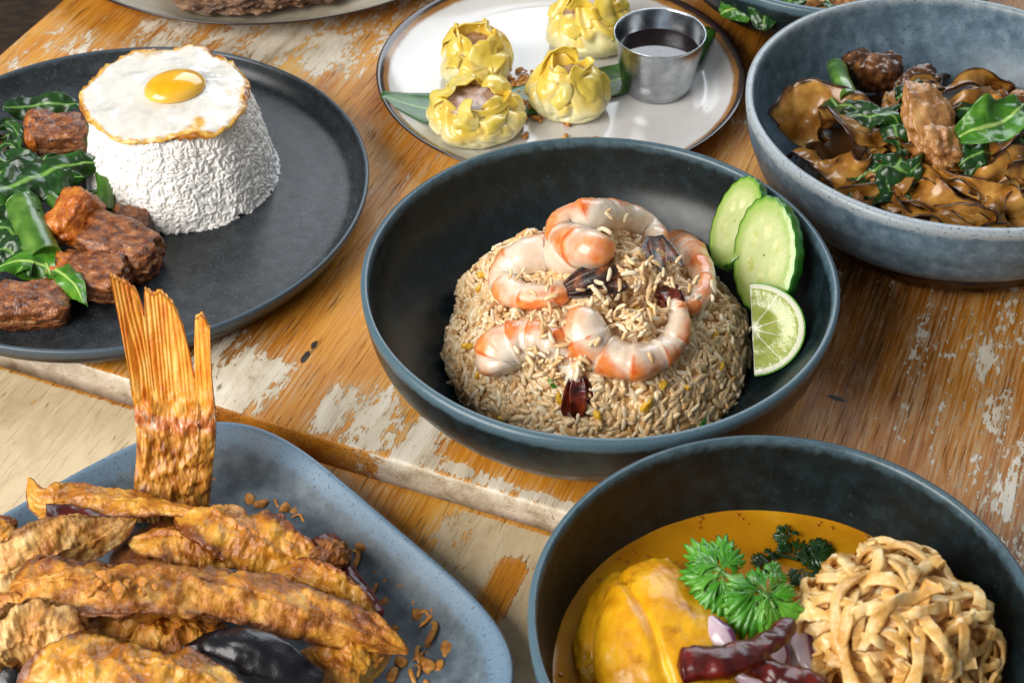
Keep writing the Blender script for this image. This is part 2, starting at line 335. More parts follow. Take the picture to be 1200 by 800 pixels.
dish('plate', 'taupe plate with dark rim line under the browned meat patty', 'plate', TC,
     [(0, .003), (.1, .003), (.11, 0), (.118, .002), (.145, .007), (.163, .0135), (.1703, .0172), (.1707, .0182), (.1697, .0186), (.1675, .0172), (.16, .0125), (.145, .0085), (.11, .0072), (0, .007)], M['taupe_glaze'], seed=7, rimband=(.925, .965), zf=False)
# rounded square platter
EU = np.array([.682, -.731]); EV = np.array([.731, .682])
def platter():
    hu, hv, cr = .128, .150, .06; cu, cv = -.559+.128, .3215-.150
    base = thing  # profile: inset from the outer outline, height
    prof = [(.118, .003), (.08, .003), (.040, .003), (.034, 0), (.028, .001), (.012, .009), (.002, .0185), (0, .0205), (.0012, .0217), (.003, .0210), (.010, .0150), (.020, .0090), (.030, .0070), (.042, .0063), (.06, .0061), (.09, .0060), (.118, .006)]
    Q = catmull([(d, 0, z) for d, z in prof], 130); n = 200; a = np.linspace(0, 2*np.pi, n, endpoint=False); rows = []
    for d, _, z in Q:
        d = min(d, .118); a_, b_ = hu-d, hv-d; c_ = max(cr-d*.75, .004)
        # rounded rectangle by direction with a superellipse exponent that follows the corner radius
        ex = 2.0+2.6*(1-c_/min(a_, b_)) if a_ > .012 else 2.
        ex = 4.6*(1-min(1, max(0, (.118-a_)/.118)))+2*min(1, max(0, (.118-a_)/.118))
        rr = (np.abs(np.cos(a))**ex+np.abs(np.sin(a))**ex)**(-1/ex); x = a_*rr*np.cos(a); y = b_*rr*np.sin(a)
        P = np.outer(x+cu, EU)+np.outer(y+cv, EV); rows.append(np.c_[P, np.full(n, z+ZB)])
    V = np.vstack(rows); dd = np.repeat(Q[:, 0], n); zz = np.repeat(Q[:, 2], n)
    rim = np.clip(sstep(.0085, .0205, zz)*.9, 0, 1)
    return mk('platter', V, grid(len(Q), n, True)[:, ::-1], M['sky_platter'], None, {'rim': rim, 'out': 0, 'worn': 0}, label='rounded square blue-grey platter carrying the fried fish', cat='platter')
platter()
# ================================================================== food builders
def at_y(px, py, Y):
    r = (np.asarray(px, float)-600)/F; d = (np.asarray(py, float)-400)/F; v = np.stack([r, math.cos(PITCH)-d*math.sin(PITCH), -math.sin(PITCH)-d*math.cos(PITCH)], -1)
    return np.array([0, 0, CAMH])+v*(Y/v[..., 1])[..., None]
def pts(L, z): # list of (px, py[, z])
    return [at(q[0], q[1], q[2] if len(q) > 2 else z) for q in L]
def sheet(path, width, up=(0, 0, 1), nT=48, nS=17, cup=0., wave=(0, 0), crink=(0, 100), seed=0, edge=0., twist=0.):
    P = catmull(path, nT); T, N, B = frames(P, up); t = np.linspace(0, 1, nT)
    s = np.linspace(-1, 1, nS)
    if twist: an0 = (twist*np.sin(t*(3+seed % 3)+seed*1.7))[:, None]; N, B = N*np.cos(an0)+B*np.sin(an0), B*np.cos(an0)-N*np.sin(an0)
    w = width(t) if callable(width) else np.full(nT, width)
    w2 = w[:, None]*(1+edge*np.sin(t*60+seed)[:, None]*np.abs(s)[None]**2)
    V = P[:, None]+B[:, None]*(w2*s[None])[..., None]
    hgt = cup*w[:, None]*(s[None]**2)+wave[0]*np.sin(t[:, None]*wave[1]+seed+s[None]*1.3)*(.3+np.abs(s[None]))
    V = V+N[:, None]*hgt[..., None]; V = V.reshape(-1, 3); NN = np.repeat(N, nS, 0)
    if crink[0]: V = V+NN*(crink[0]*fbm(V+seed*.37, crink[1], 3, seed))[:, None]+.35*np.repeat(B, nS, 0)*(crink[0]*fbm(V+seed*.51, crink[1], 2, seed+9))[:, None]
    return V, grid(nT, nS), np.repeat(t, nS), np.tile(s, nT)
def leafw(w, p=.75): return lambda t: w*np.clip(np.sin(np.pi*np.clip(t*.96+.03, 0, 1)**p), .02, 1)
def strip_tube(path, r, flat=.75, n=70, m=28, amps=((.28, 60), (.10, 220)), seed=0, taper=.45, up=(0, 0, 1), pw=2.2, prof=None, twist=0., crease=0., fib=0.):
    P = catmull(path, n); t = np.linspace(0, 1, n)
    if twist: T0, N0, B0 = frames(P, up); an0 = twist*np.sin(t*4.1+seed*1.9); up = N0*np.cos(an0)[:, None]+B0*np.sin(an0)[:, None]
    pr = prof(t) if prof else np.clip(np.minimum(1, (t/.16))**.5, .05, 1)*np.clip(np.minimum(1, (1-t)/.3), .0, 1)**.55*(1-.0*t)
    pr = np.maximum(pr, .03); V, Fc, tt, an = tube(P, r*pr, r*flat*pr, m, up, pw)
    nn = normals(V, Fc); d = 0
    for i, (a, s) in enumerate(amps): d = d+a*r*fbm(V+seed*1.7, s, 3, seed+i*11)
    d = d+fib*r*fbm(np.c_[tt*(3.5+len(path)), np.cos(an)*1.7, np.sin(an)*1.7]+seed*2.3, 1.6, 3, seed+61)
    if crease: d = d-crease*r*(1-np.minimum(1, np.abs(fbm(V+seed, 95, 3, seed+31))*5))**2
    return V+nn*np.asarray(d)[:, None]*np.maximum(.25, np.repeat(pr, m))[:, None], Fc, tt, an

# ================================================================== food materials
M['rice'] = pmat('steamed_rice', [(.3, '#f3f0ea'), (.7, '#fbfaf7')], 400, 2, .36, sss=.0, srad=(1, .95, .9), sscale=.0035, spec=.5)
M['fried_rice'] = pmat('fried_rice', [(.3, '#dfb47a'), (.7, '#f2d8aa')], 500, 2, .30, sss=.0, coat=.25, srad=(1, .75, .45), sscale=.003, spec=.5,
    mixes=[('tint', '#f2e0be', .45, .95, 0, 1), ('tint', '#d2a468', .14, .04, 0, 1)])
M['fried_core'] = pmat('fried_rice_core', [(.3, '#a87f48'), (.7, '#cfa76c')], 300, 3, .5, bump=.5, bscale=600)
M['shrimp'] = pmat('cooked_shrimp', [(.35, '#e4cdb4'), (.65, '#f0e2d0')], 60, 3, .28, bump=.12, bscale=500, bdist=.0005, sss=.5, srad=(1, .55, .35), sscale=.006, spec=.5, coat=.35, crough=.12,
    mixes=[('back', [(.3, '#dc6c1c'), (.7, '#f0a45c')], .46, .92, .8, 95), ('seg', '#cf5c20', .5, 1.0, .7, 200)])
M['shrimp_tail'] = pmat('shrimp_tail_shell', [(.3, '#171212'), (.45, '#33211a'), (.57, '#7d4420'), (.72, '#cc7c3e')], 120, 4, .34, coat=.15, bump=.3, bscale=500, stretch=(1, 1, 1))
M['shrimp_tail_red'] = pmat('shrimp_tail_browned', [(.3, '#2a0d08'), (.5, '#571a0c'), (.7, '#8e3a16')], 160, 4, .2, coat=.6, bump=.4, bscale=400)
M['egg_bit'] = pmat('scrambled_egg', [(.3, '#d9a016'), (.7, '#f0c848')], 200, 3, .4, sss=.2, bump=.3)
M['herb'] = pmat('scallion', [(.3, '#2f6a1c'), (.7, '#5f9e34')], 200, 3, .3)
M['cuc_flesh'] = pmat('cucumber_flesh', [(.3, '#bcc882'), (.7, '#cfd89c')], 60, 4, .22, bump=.15, bscale=250, sss=.5, srad=(.8, 1, .4), sscale=.005, coat=.4, crough=.1,
    mixes=[('r', '#a6be64', .62, .86, .2, 80), ('seed', [(.3, '#b7bf5a'), (.7, '#e9edc2')], .3, .6, .5, 220), ('r', '#79ad3a', .90, .98, .05, 60)])
M['cuc_skin'] = pmat('cucumber_skin', [(.3, '#1f6413'), (.6, '#3c8a1f'), (.8, '#74b23c')], 60, 3, .3, coat=.3)
M['lime_flesh'] = pmat('lime_flesh', [(.3, '#98a83e'), (.7, '#bcc468')], 160, 3, .2, sss=.4, srad=(.8, 1, .3), sscale=.004, coat=.5, bump=.3, bscale=350, bstretch=(1, 1, 1),
    mixes=[('pith', '#eef0d6', .4, .75, .2, 200)])
M['lime_skin'] = pmat('lime_peel', [(.3, '#4d9425'), (.7, '#7cba3e')], 300, 3, .3, bump=.4, bscale=900, coat=.3)
M['eggwhite'] = pmat('fried_egg_white', [(.35, '#ddd9cf'), (.65, '#e9e6de')], 90, 3, .24, bump=.5, bscale=120, bdist=.0016, sss=.25, srad=(1, .9, .8), sscale=.003, coat=.3, crough=.15,
    mixes=[('crisp', [(.35, '#c98a2a'), (.6, '#e5bb60'), (.8, '#f1dca0')], .35, .8, .8, 160), ('crisp', [(.3, '#8a4a10'), (.7, '#c07a22')], .9, 1.25, .7, 240)])
M['yolk'] = pmat('egg_yolk', [(.3, '#f4a600'), (.7, '#ffc51c')], 60, 2, .18, coat=.8, crough=.04, sss=.3, srad=(1, .5, .1), sscale=.004, mixes=[('r', '#f3c050', .72, 1., .3, 120)])
M['pork'] = pmat('glazed_pork', [(.3, '#361a0b'), (.43, '#6c3819'), (.57, '#9a5a2c'), (.75, '#c48a54')], 150, 7, .32, .12, .8, 340, .002, coat=.45, crough=.14, stretch=(1, 1.5, 3.2), orand=.15, spec=.5, mixes=[('fat', [(.3, '#a4683a'), (.7, '#d0a274')], .50, 1.0, .8, 160)])
M['pork_crisp'] = pmat('crisp_pork_skin', [(.3, '#8a3c0d'), (.5, '#bd651b'), (.75, '#dc9238')], 170, 5, .28, .1, .8, 420, .0012, coat=.5, crough=.1)
M['leaf_dark'] = pmat('stir_fried_leaf', [(.3, '#10280c'), (.5, '#1d4415'), (.75, '#3a6c22')], 70, 4, .32, .05, .06, 160, .001, coat=.18, crough=.15, mixes=[('vein', '#6f9a48', .86, .97, .06, 100)], orand=.15)
M['leaf_bright'] = pmat('bright_leaf', [(.3, '#27560f'), (.5, '#3f7a1a'), (.75, '#6a9e30')], 80, 4, .32, .05, .06, 160, .001, coat=.15, crough=.15, mixes=[('vein', '#a9c96a', .86, .97, .06, 100)])
M['stem'] = pmat('green_stem', [(.3, '#355f18'), (.5, '#4c7824'), (.75, '#7a9e44')], 90, 5, .3, .05, .25, 200, .0008, coat=.5, sss=.2, srad=(.5, 1, .2))
M['banana_leaf'] = pmat('banana_leaf', [(.3, '#1c4a12'), (.5, '#2c6218'), (.75, '#4a8428')], 60, 3, .32, .05, .3, 300, .0005, stretch=(1, 1, 1), coat=.2, mixes=[('vein', '#7fa84a', .9, .98, 0, 1)])
M['wrapper'] = pmat('dumpling_wrapper', [(.3, '#e2bd3c'), (.5, '#eed05e'), (.75, '#f6e4a0')], 70, 4, .24, .06, .3, 150, .0012, sss=.4, srad=(1, .8, .35), sscale=.004, coat=.5, crough=.12,
    mixes=[('low', [(.3, '#dcd49a'), (.7, '#eee8be')], .35, .8, .6, 90), ('lip', '#e8be34', .55, 1.05, .5, 90)])
M['filling'] = pmat('minced_pork_filling', [(.3, '#8c6650'), (.5, '#b9947c'), (.75, '#d6bca8')], 220, 4, .3, bump=.6, bscale=350, coat=.4, sss=.2)
M['steel'] = pmat('brushed_steel', [(.3, '#9aa0a6'), (.7, '#c4c9cd')], 120, 4, .24, .08, .12, 500, .0004, metal=1.)
M['soy'] = pmat('dark_sauce', [(.3, '#120705'), (.7, '#200c06')], 30, 2, .06, spec=.5, coat=.3, crough=.02)
M['crumb'] = pmat('fried_garlic_crumb', [(.3, '#8a4a14'), (.5, '#bd7c2c'), (.75, '#dcae60')], 200, 3, .5, bump=.3, orand=.25)
M['noodle'] = pmat('wide_rice_noodle', [(.32, '#6a4014'), (.45, '#a06a26'), (.58, '#c89444'), (.75, '#e4bc74')], 55, 5, .30, .08, .15, 200, .001, sss=.12, srad=(1, .6, .25), sscale=.003, coat=.25, crough=.14, orand=.3, mixes=[('edge', '#3d200a', .80, 1.0, .5, 120)])
M['chicken_brown'] = pmat('browned_chicken', [(.28, '#6b3a14'), (.45, '#a8713a'), (.65, '#cf9f66'), (.8, '#e0bd8c')], 75, 6, .36, .1, .6, 260, .0015, coat=.25, stretch=(1, 1, 1))
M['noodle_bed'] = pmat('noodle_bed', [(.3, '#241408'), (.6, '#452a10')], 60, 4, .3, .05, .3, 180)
M['mushroom'] = pmat('seared_meat', [(.3, '#24130a'), (.5, '#4c2c16'), (.75, '#8a5a30')], 110, 5, .34, .1, .4, 300, .0016, coat=.3, stretch=(2.2, 1, 1))
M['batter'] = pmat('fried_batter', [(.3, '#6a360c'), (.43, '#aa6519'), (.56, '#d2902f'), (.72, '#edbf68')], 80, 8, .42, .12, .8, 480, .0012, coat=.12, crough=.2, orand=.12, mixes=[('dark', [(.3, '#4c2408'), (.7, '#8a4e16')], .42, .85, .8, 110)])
M['batter_pale'] = pmat('pale_fried_batter', [(.3, '#9c5c20'), (.42, '#cf9346'), (.56, '#e6b872'), (.75, '#f3d9a4')], 70, 7, .44, .12, .7, 480, .0012, coat=.12, mixes=[('dark', '#8a5a24', .45, .85, .7, 120)])
M['batter_gold'] = pmat('golden_fried_batter', [(.3, '#8a4a0e'), (.43, '#bd761d'), (.56, '#d89a34'), (.75, '#ecc26a')], 65, 7, .36, .12, .7, 440, .0012, coat=.25, mixes=[('dark', '#7a3e0c', .40, .80, .8, 110)])
M['fin'] = pmat('fried_tail_fin', [(.28, '#bf5c0c'), (.42, '#e6881a'), (.56, '#f5a83a'), (.75, '#fccb72')], 90, 5, .4, .1, .4, 400, .001, stretch=(2.5, 1, .35), coat=.15,
    mixes=[('root', [(.3, '#7a3f10'), (.43, '#ad6a20'), (.56, '#cf9038'), (.75, '#e8b868')], .45, .66, .35, 90), ('band', [(.3, '#a34c1c'), (.55, '#c9783c'), (.7, '#f2e4d0')], .45, 1.0, .9, 150)])
M['chili'] = pmat('dried_chili', [(.3, '#2a0705'), (.5, '#4c0e09'), (.75, '#8a2012')], 70, 4, .30, .05, .4, 120, .002, coat=.15, crough=.2)
M['crisp_leaf'] = pmat('black_fried_leaf', [(.3, '#08070b'), (.6, '#121018'), (.8, '#241f28')], 40, 3, .34, .08, .5, 200, .001, coat=.15, crough=.12)
M['curry'] = pmat('curry_broth', [(.3, '#a0620a'), (.45, '#be7e10'), (.6, '#d09418'), (.75, '#dcaa38')], 16, 4, .12, .03, .1, 120, .0008, sss=.2, srad=(1, .5, .1), sscale=.006, coat=.0, spec=.2, speck=(260, .70, .76, '#8a3406'))
M['curry_chicken'] = pmat('curry_chicken_skin', [(.28, '#c07a06'), (.45, '#dc9c0e'), (.62, '#eab420'), (.8, '#f3cb54')], 55, 5, .34, .08, .25, 190, .0012, sss=.3, srad=(1, .6, .1), sscale=.005, coat=.15, crough=.08, spec=.4, mixes=[('b', [(.3, '#9c5a0a'), (.7, '#c98414')], .58, .78, 1.2, 70)])
M['cilantro'] = pmat('coriander_leaf', [(.3, '#2a6a10'), (.5, '#458e20'), (.75, '#78b440')], 70, 3, .32, .05, .5, 260, .001, coat=.2, sss=.15, srad=(.5, 1, .2), mixes=[('vein', '#8cc468', .8, .97, .05, 100)])
M['cilantro_wet'] = pmat('wilted_coriander', [(.3, '#0f2c0c'), (.7, '#26501a')], 80, 3, .25, coat=.4)
M['onion'] = pmat('red_onion', [(.3, '#c0a6b4'), (.7, '#d8c8cc')], 60, 3, .22, sss=.4, srad=(1, .7, .8), coat=.4, mixes=[('s', '#6d2a62', .22, .65, .3, 80)])
M['crisp_noodle'] = pmat('crispy_egg_noodle', [(.3, '#c48a38'), (.45, '#e0b064'), (.6, '#efcd8c'), (.78, '#f8e4b6')], 90, 5, .4, .1, .5, 330, .0012, coat=.15, orand=.12, sss=.1, mixes=[('bub', '#fae9c0', .35, .8, .2, 100)])
M['oil'] = pmat('chili_oil', [(.3, '#a8640a'), (.7, '#bf7c10')], 60, 2, .06, coat=.5, crough=.03)
M['patty'] = pmat('browned_patty', [(.28, '#2c180e'), (.45, '#5a3a24'), (.62, '#8c6848'), (.8, '#b59a80')], 130, 6, .4, .1, .9, 260, .002, coat=.2)
# ================================================================== rice grains
def grain_mesh(L=.0072, Rr=.00105, n=7, m=8):
    t = .5-.5*np.cos(np.linspace(.12, np.pi-.12, n)); r = Rr*np.clip(1-np.abs(2*t-1)**3.4, .03, 1)**.5; x = (t-.5)*L
    bend = .12*L*((2*t-1)**2); a = np.linspace(0, 2*np.pi, m, endpoint=False)
    V = np.stack([np.repeat(x[:, None], m, 1), np.outer(r, np.cos(a))+bend[:, None]*.5, np.outer(r, np.sin(a))*.85], -1).reshape(-1, 3)
    return V, [tuple(f) for f in grid(n, m, True)]+[tuple(range(m))[::-1], tuple(range((n-1)*m, n*m))]
def grains(root, hf, sampler, N, mat, seed, singles=300, L=.0072, Rr=.00105, tilt=.5, depth=.0025, lift=0.):
    rng = np.random.default_rng(seed); GV, GF = grain_mesh(L, Rr); GFq = np.array([f for f in GF if len(f) == 4]); caps = [f for f in GF if len(f) != 4]
    P = sampler(N, rng); e = .002
    hx = (hf(P[:, 0]+e, P[:, 1])-hf(P[:, 0]-e, P[:, 1]))/(2*e); hy = (hf(P[:, 0], P[:, 1]+e)-hf(P[:, 0], P[:, 1]-e))/(2*e)
    Nn = unit(np.c_[-hx, -hy, np.ones(len(P))]); rv = unit(rng.normal(size=(len(P), 3))); T = unit(rv-(rv*Nn).sum(1, keepdims=True)*Nn*(1-tilt*rng.random((len(P), 1))))
    B = unit(np.cross(Nn, T)); N2 = np.cross(T, B); pos = P+Nn*(lift-depth*rng.random((len(P), 1))); sc = rng.uniform(.66, 1.15, (len(P), 1, 1))
    tint = rng.random(len(P)); w0 = np.array(root.location)
    face = Nn@unit(np.array([0, -.75, .65])); order = np.argsort(-(face+.3*rng.random(len(P)))); one = order[:singles]; rest = order[singles:]
    Vw = pos[rest, None]+(GV[None]*sc[rest])@np.stack([T, B, N2], 1)[rest]
    k = len(GV); off = (np.arange(len(rest))*k)
    Fq = (GFq[None]+off[:, None, None]).reshape(-1, 4)
    cap4 = np.array([[c[0], c[1], c[2], c[3]] for c in caps]+[[c[0], c[3], c[4], c[5]] for c in caps]+[[c[0], c[5], c[6], c[7]] for c in caps]); Fq = np.vstack([Fq, (cap4[None]+off[:, None, None]).reshape(-1, 4)])
    mk('rice_grains', Vw.reshape(-1, 3), Fq, mat, root, {'tint': np.repeat(tint[rest], k)}, kind='stuff')
    protos = []
    for q in range(6): protos.append(mesh('rice_grain', GV, GF, {'tint': (q+.5)/6})); protos[-1].materials.append(mat)
    for i in one:
        o = bpy.data.objects.new('rice_grain', protos[int(tint[i]*6)]); COL.objects.link(o); o.parent = root
        R3 = np.stack([T[i], B[i], N2[i]], 1)*sc[i, 0, 0]; m4 = np.eye(4); m4[:3, :3] = R3; m4[:3, 3] = pos[i]-w0; o.matrix_local = Matrix(m4.tolist())

# ------------------------------------------------------------------ fried rice dome
RD = np.array([.0455, .652]); RR = .0815
def rice_hf(x, y):
    sh = np.shape(x); x = np.ravel(np.asarray(x, float)); y = np.ravel(np.asarray(y, float)); r = np.hypot(x-RD[0], y-RD[1])/RR; th = np.arctan2(y-RD[1], x-RD[0]); r = r*(1+.06*fbm(np.c_[np.cos(th), np.sin(th), 0*th], 2.2, 2, 41)+.02)
    z = .010+.058*np.clip(1-np.clip(r, 0, 1)**2.6, 0, 1)**.62+(.0125*fbm(np.c_[x, y, 0*x], 48, 2, 4)+.0045*fbm(np.c_[x, y, 0*x], 140, 2, 6))*(r < 1)
    z = z+.007*np.exp(-((x-.0575)**2+(y-.650)**2)/.015**2); z = np.where(r >= 1, .009, z); return z.reshape(sh) if sh else float(z[0])
fr = thing('fried_rice', 'mound of golden fried rice under the shrimp', 'fried rice', (RD[0], RD[1], .009))
a = np.linspace(0, 2*np.pi, 90, endpoint=False); rr = np.linspace(0.005, .985, 60)**.8
X = RD[0]+RR*np.outer(rr, np.cos(a)); Y = RD[1]+RR*np.outer(rr, np.sin(a)); Z = rice_hf(X, Y)-.0010
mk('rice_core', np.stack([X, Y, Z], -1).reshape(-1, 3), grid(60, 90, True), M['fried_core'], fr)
def dome_sampler(c, R, hf, pw=.5, emax=3.2):
    def f(N, rng):
        out = []
        while len(out) < N:
            a = rng.random(N)*2*np.pi; r = R*np.sqrt(rng.random(N))*.995; x = c[0]+r*np.cos(a); y = c[1]+r*np.sin(a); e = .002
            g = np.hypot((hf(x+e, y)-hf(x-e, y))/(2*e), (hf(x, y+e)-hf(x, y-e))/(2*e)); k = rng.random(N)*emax < np.sqrt(1+g*g)
            if k.any(): out += list(np.c_[x, y, hf(x, y)][k])
        return np.array(out[:N])
    return f
grains(fr, rice_hf, dome_sampler(RD, RR, rice_hf), 5800, M['fried_rice'], 11, 300, L=.0084, Rr=.00148, tilt=.30, depth=.0028, lift=.0012)

# ------------------------------------------------------------------ shrimp
def shrimp(path, r, label, tail, tmat='shrimp_tail', seed=0, rt=.5, lift=.006):
    P3 = np.array([hit(x, y, rice_hf, lift if len(q) == 0 else q[0]) for x, y, *q in path]); P = catmull(P3, 76); c = P.mean(0); n = len(P); t = np.linspace(0, 1, n)
    nrm = unit(np.linalg.svd(P-c)[2][2]); nrm = nrm*np.sign(nrm[2]); up = unit((P-c)-((P-c)@nrm)[:, None]*nrm)+.28*nrm
    prof = np.clip(t/.07, .0, 1)**.5*(1-(1-rt)*np.clip(t-.25, 0, 1)/.75)*np.clip((1-t)/.03, .25, 1)**.5
    saw = (t*6.5) % 1; prof = prof*(1.0+.12*(1-saw)**1.6*(t > .08)-.03)
    r = r*.94; V, Fc, tt, an = tube(P, r*prof*.92, r*prof, 30, up); nn = normals(V, Fc); V = V+nn*(.06*r*fbm(V, 190, 3, seed))[:, None]+nn*(.05*r*fbm(V, 600, 2, seed+4))[:, None]
    sw = np.repeat(saw, 30); back = .5+.5*np.cos(an); seg = np.exp(-((sw-.06)/.07)**2)*sstep(.25, .7, back)*(tt > .05)*.95
    mid = sum(V)/len(V); root = thing('shrimp', label, 'shrimp', (mid[0], mid[1], V[:, 2].min()), None)
    caps = np.array([[0]]) ; mk('body', V, Fc, M['shrimp'], root, {'back': back*(1-.35*sw), 'seg': seg})
    # tail blades
    tp = [hit(x, y, rice_hf, l) for x, y, l in tail]; d0 = tp[0]; d1 = tp[1]; ax = d1-d0; L = np.linalg.norm(ax); ax = ax/L; up2 = unit(np.array([0, -.55, .83])-np.dot([0, -.55, .83], ax)*ax); sd = np.cross(ax, up2)
    for k, sp in enumerate((-.34, 0.02, .36)):
        dr = unit(ax+sd*sp); V, Fc, t2, s2 = sheet([d0-ax*.002+sd*sp*.004, d0+dr*L*.5+up2*.0018*(k % 2), d0+dr*L*(1-.12*abs(sp))], lambda t: (.0024+.0019*np.sin(np.pi*np.clip(t, 0, 1)**.8))*np.clip((1-t)/.14, .12, 1)**.6, up2, 22, 9, .35, seed=k)
        mk('tail_fin', V, Fc, M[tmat], root, solid=.0006)
    return root
shrimp([(722, 291, .011), (690, 292, .012), (664, 280, .012), (666, 263, .012), (697, 252, .012), (735, 254, .012), (764, 268, .011), (772, 284, .010)], .0116, 'white and orange shrimp lying topmost on the fried rice', [(768, 280, .013), (777, 318, .013)], seed=1)
shrimp([(690, 298, .008), (650, 296, .008), (612, 303, .007), (592, 325, .006), (604, 345, .006), (640, 348, .007), (668, 338, .009)], .0118, 'curled orange shrimp whose dark tail points at the crossing tails', [(668, 338, .011), (735, 313, .012)], seed=2)
shrimp([(790, 285, .008), (815, 303, .008), (826, 332, .008), (815, 356, .008), (795, 358, .008)], .0098, 'pinkish shrimp half buried in rice on the cucumber side', [(792, 358, .007), (776, 346, .004)], seed=3)
shrimp([(695, 365, .008), (686, 388, .009), (706, 413, .010), (745, 424, .010), (782, 408, .010), (796, 380, .010), (790, 352, .010)], .0122, 'shrimp curled open upward with a spoon of rice in its bend', [(792, 356, .008), (776, 336, .006)], 'shrimp_tail_red', seed=4, rt=.38)
shrimp([(590, 440, .003), (586, 414, .006), (612, 400, .006), (645, 402, .004), (668, 422, .003), (678, 448, .004)], .0128, 'pale shrimp with browned crisp tail nearest the bowl front', [(678, 445, .006), (677, 492, .006)], 'shrimp_tail_red', seed=5, rt=.42)
# rice caught on the shrimp, egg and herbs through the rice
def on_top(N, rng):
    L = [((738, 374), (735, 340), (660, 378), (745, 325), (646, 422), (618, 376))[int(rng.choice(6, p=[.32, .16, .14, .10, .18, .10]))] for _ in range(N)]; L = [(x+rng.normal()*22, y+rng.normal()*10) for x, y in L]; return np.array([hit(x, y, rice_hf, .006+.011*rng.random()) for x, y in L])
cl = thing('rice_clump', 'loose clump of fried rice heaped between the curled shrimp', 'rice clump', hit(738, 378, rice_hf, .004))
grains(cl, rice_hf, on_top, 300, M['fried_rice'], 21, 300, L=.0074, Rr=.00115, tilt=.9, depth=.003, lift=.001)
def strewn(N, rng):
    L = [(600, 318), (640, 345), (700, 262), (600, 405), (620, 415), (690, 395), (760, 425), (820, 340), (655, 300), (640, 400), (780, 300), (735, 262)]; L = [L[int(rng.integers(len(L)))] for _ in range(N)]
    return np.array([hit(x+rng.normal()*9, y+rng.normal()*7, rice_hf, .0185+.003*rng.random()) for x, y in L])
cl = thing('rice_clump', 'loose fried rice grains sticking to the backs of the shrimp', 'rice clump', hit(650, 340, rice_hf, .012))
grains(cl, rice_hf, strewn, 48, M['fried_rice'], 22, 48, L=.0070, Rr=.00125, tilt=.3, depth=.002, lift=0.)
for i, (x, y, s, m) in enumerate([(567, 322, .0035, 'egg_bit'), (561, 338, .003, 'egg_bit'), (634, 390, .0042, 'egg_bit'), (667, 455, .003, 'egg_bit'), (657, 468, .0035, 'egg_bit'), (757, 476, .0045, 'egg_bit'), (778, 450, .003, 'egg_bit'), (805, 455, .003, 'egg_bit'), (765, 365, .0035, 'egg_bit'), (548, 405, .0032, 'egg_bit'), (745, 365, .004, 'egg_bit'), (560, 440, .003, 'egg_bit'), (836, 390, .003, 'egg_bit'), (648, 449, .003, 'herb'), (612, 362, .0032, 'herb'), (822, 494, .004, 'herb'), (774, 407, .0022, 'herb'), (700, 488, .0035, 'egg_bit'), (590, 490, .003, 'egg_bit'), (845, 430, .003, 'egg_bit')]):
    V, Fc = blob(hit(x, y, rice_hf, .0025), (s, s*.6, s*.45), (i, i*2.1, i*.7), 2.4, ((.5, 1.5), (.2, 4)), 3, i)
    eg = m == 'egg_bit'; mk('egg_bit' if eg else 'scallion_bit', V, Fc, M[m], None, label='yellow scrap of scrambled egg in the fried rice' if eg else 'green scrap of scallion in the fried rice', cat='egg' if eg else 'scallion', group='egg scraps in the fried rice' if eg else 'scallion scraps in the fried rice')

# ------------------------------------------------------------------ cucumber slices and lime wedge against the bowl wall
def cucumber(c, ax, up, a, b, th, label, seed):
    # ax: long axis, up: face normal; an oval slice, thick, with fluted skin on the rim
    ax = unit(np.array(ax)); up = np.array(up, float); up = unit(up-(up@ax)*ax); sd = np.cross(up, ax); n = 120; an = np.linspace(0, 2*np.pi, n, endpoint=False)
    fl = 1+.014*np.sign(np.sin(an*20+seed))*np.abs(np.sin(an*20+seed))**.6+.01*np.sin(an*3+seed)
    root = thing('cucumber_slice', label, 'cucumber', c)
    rings = np.linspace(0.02, 1, 16); V = []; ra = []; se = []
    for k in rings:
        x = a*k*np.cos(an)*(fl if k > .97 else 1+(fl-1)*k**6); y = b*k*np.sin(an)*(fl if k > .97 else 1+(fl-1)*k**6)
        V.append(c+np.outer(x, ax)+np.outer(y, sd)+up*th*.5-up*.0012*max(0, k-.9)*10*.3); ra.append(np.full(n, k)); se.append(np.exp(-((k-.42)/.16)**2)*(np.abs(np.cos(an*3+.6))**1.5))
    mk('flesh', np.vstack(V), grid(16, n, True), M['cuc_flesh'], root, {'r': np.concatenate(ra), 'seed': np.concatenate(se)})
    V = [];
    for dz, k in ((.5, 1.), (.46, 1.018), (.2, 1.03), (-.2, 1.03), (-.46, 1.018), (-.5, 1.), (-.5, .5), (-.5, .02)):
        V.append(c+np.outer(a*k*np.cos(an)*fl, ax)+np.outer(b*k*np.sin(an)*fl, sd)+up*th*dz)
    mk('peel', np.vstack(V), grid(8, n, True), M['cuc_skin'], root); return root
c1 = at(866, 262, .062); cucumber(c1, unit(at(878, 208, .080)-at(846, 305, .05)), (-.60, -.36, .70), .0250, .0140, .0085, 'cucumber slice tucked behind the other against the bowl wall', 0.)
c2 = at(900, 300, .060); cucumber(c2, unit(at(905, 232, .080)-at(899, 358, .040)), (-.60, -.36, .70), .0300, .0185, .0085, 'cucumber slice with pale seeds leaning behind the lime wedge', 1.)
